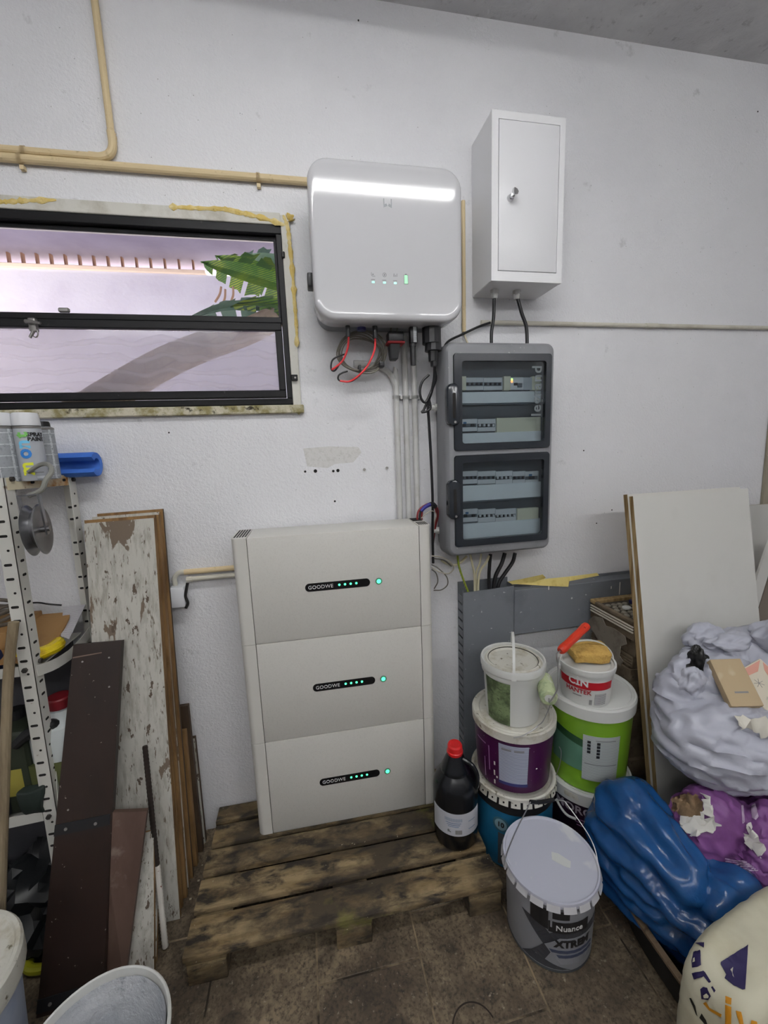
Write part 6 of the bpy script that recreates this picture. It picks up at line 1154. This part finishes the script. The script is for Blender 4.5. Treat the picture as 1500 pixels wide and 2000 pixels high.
for k in range(7): q = 2*PI*k/7; tube(bm, [(-.008, .008, .0486), (-.008+.014*math.cos(q), .008+.014*math.sin(q), .0486)], .0006, 5, 1)
tube(bm, [(-.03, -.034, .0486), (-.012, -.04, .0486)], .0006, 5, 1); tube(bm, [(-.024, -.03, .0486), (-.02, -.046, .0486)], .0006, 5, 1); bm.transform(Mx); obj('line_drawing', bm, m_ink, c2, True)
P = [(1431, 1404), (1445, 1406), (1462, 1408), (1490, 1408), (1512, 1422), (1512, 1450), (1490, 1442), (1470, 1436), (1450, 1428), (1438, 1420)]
bm = BM(); vs = [bm.verts.new((u, v, 0)) for u, v in P]; f = bm.faces.new(vs); bmesh.ops.triangulate(bm, faces=[f]); bmesh.ops.subdivide_edges(bm, edges=bm.edges[:], cuts=2); Q = []
for v in bm.verts:
    p, n = hit(bg_, v.co.x, v.co.y); v.co = p+n*.012+V((0, 0, .008)) if p is not None else G(v.co.x, v.co.y, .62)
bmesh.ops.solidify(bm, geom=bm.faces[:], thickness=.0015); solo('paper_scrap', bm, mat('cream_paper', rgb(214, 210, 198), .8), 'torn cream paper scrap lying on the grey bag', 'paper', smooth=60)
# cream printed sack in the near corner
m_crs = mat('cream_woven_sack', rgb(196, 192, 170), .6, layers=[('noise', 6, .5, .7, rgb(182, 176, 150), 4)], bump=[('crease', 7, .3, .012, 2), ('noise', 220, .15, .001, 2)])
bm, bc = bag((1.26, -1.0, .2), [], 5, (((.05, .05, .05), .10, .004, 200, .010), ((.07, .07, .07), .04, .004, 160, .003)), .017, power=9, boxy=((.212, .085, .190), 4.5, .2))
cs = solo('printed_sack', bm, m_crs, 'cream sack with navy and orange lettering in the lower right corner', 'sack', smooth=80)
m_navy = mat('navy_print_sack', rgb(34, 26, 72), .5); m_or = mat('orange_print', rgb(196, 134, 30), .5); m_blkp = mat('black_print', (.015, .015, .012), .5)
def T(P): return [(1300+a/7.5, 1760+b/7.5) for a, b in P]
for nm, m, P, off in (('letter', m_navy, [(440, 630), (568, 618), (562, 690), (500, 650)], 0), ('letter', m_navy, [(395, 975), (388, 880), (415, 760), (450, 745), (450, 890), (485, 905), (488, 740), (512, 728), (522, 940), (470, 965)], 0), ('letter_counter', m_crs, [(414, 850), (438, 838), (443, 895), (408, 908)], .001),
    ('letter', m_navy, [(392, 1060), (555, 1025), (580, 1045), (668, 1185), (640, 1195), (560, 1100), (540, 1115), (420, 1145)], 0), ('letter', m_navy, [(515, 1290), (560, 1255), (610, 1270), (670, 1390), (630, 1442), (530, 1425)], 0), ('letter_counter', m_crs, [(562, 1375), (605, 1348), (640, 1385), (632, 1415), (570, 1410)], .001), ('letter', m_navy, [(672, 1262), (695, 1248), (738, 1310), (715, 1340)], 0),
    ('logo', m_navy, [(1208, 650), (1170, 1300), (1130, 1308), (1000, 1240), (868, 1135), (890, 1085), (805, 930), (808, 900), (1075, 850), (1100, 830)], 0), ('logo_crescent', m_crs, [(990, 975), (955, 1010), (960, 1070), (1010, 1130), (985, 1060)], .001),
    ('letter', m_or, [(555, 1490), (600, 1475), (650, 1560), (830, 1660), (820, 1700), (640, 1590)], 0), ('letter', m_or, [(880, 1395), (975, 1430), (965, 1520), (885, 1490)], 0), ('letter', m_or, [(880, 1520), (970, 1555), (965, 1850), (880, 1850)], 0), ('letter', m_or, [(1035, 1610), (1110, 1625), (1150, 1830), (1090, 1830)], 0), ('letter', m_or, [(1225, 1830), (1250, 1735), (1330, 1760), (1345, 1830)], 0),
    ('small_letter', m_blkp, [(360, 1420), (380, 1415), (440, 1530), (470, 1680), (450, 1650)], 0), ('small_letter', m_blkp, [(500, 1700), (535, 1640), (600, 1740), (625, 1820), (600, 1820), (560, 1720)], 0)): decal(nm, T(P), bc, m, cs, .0022+off)
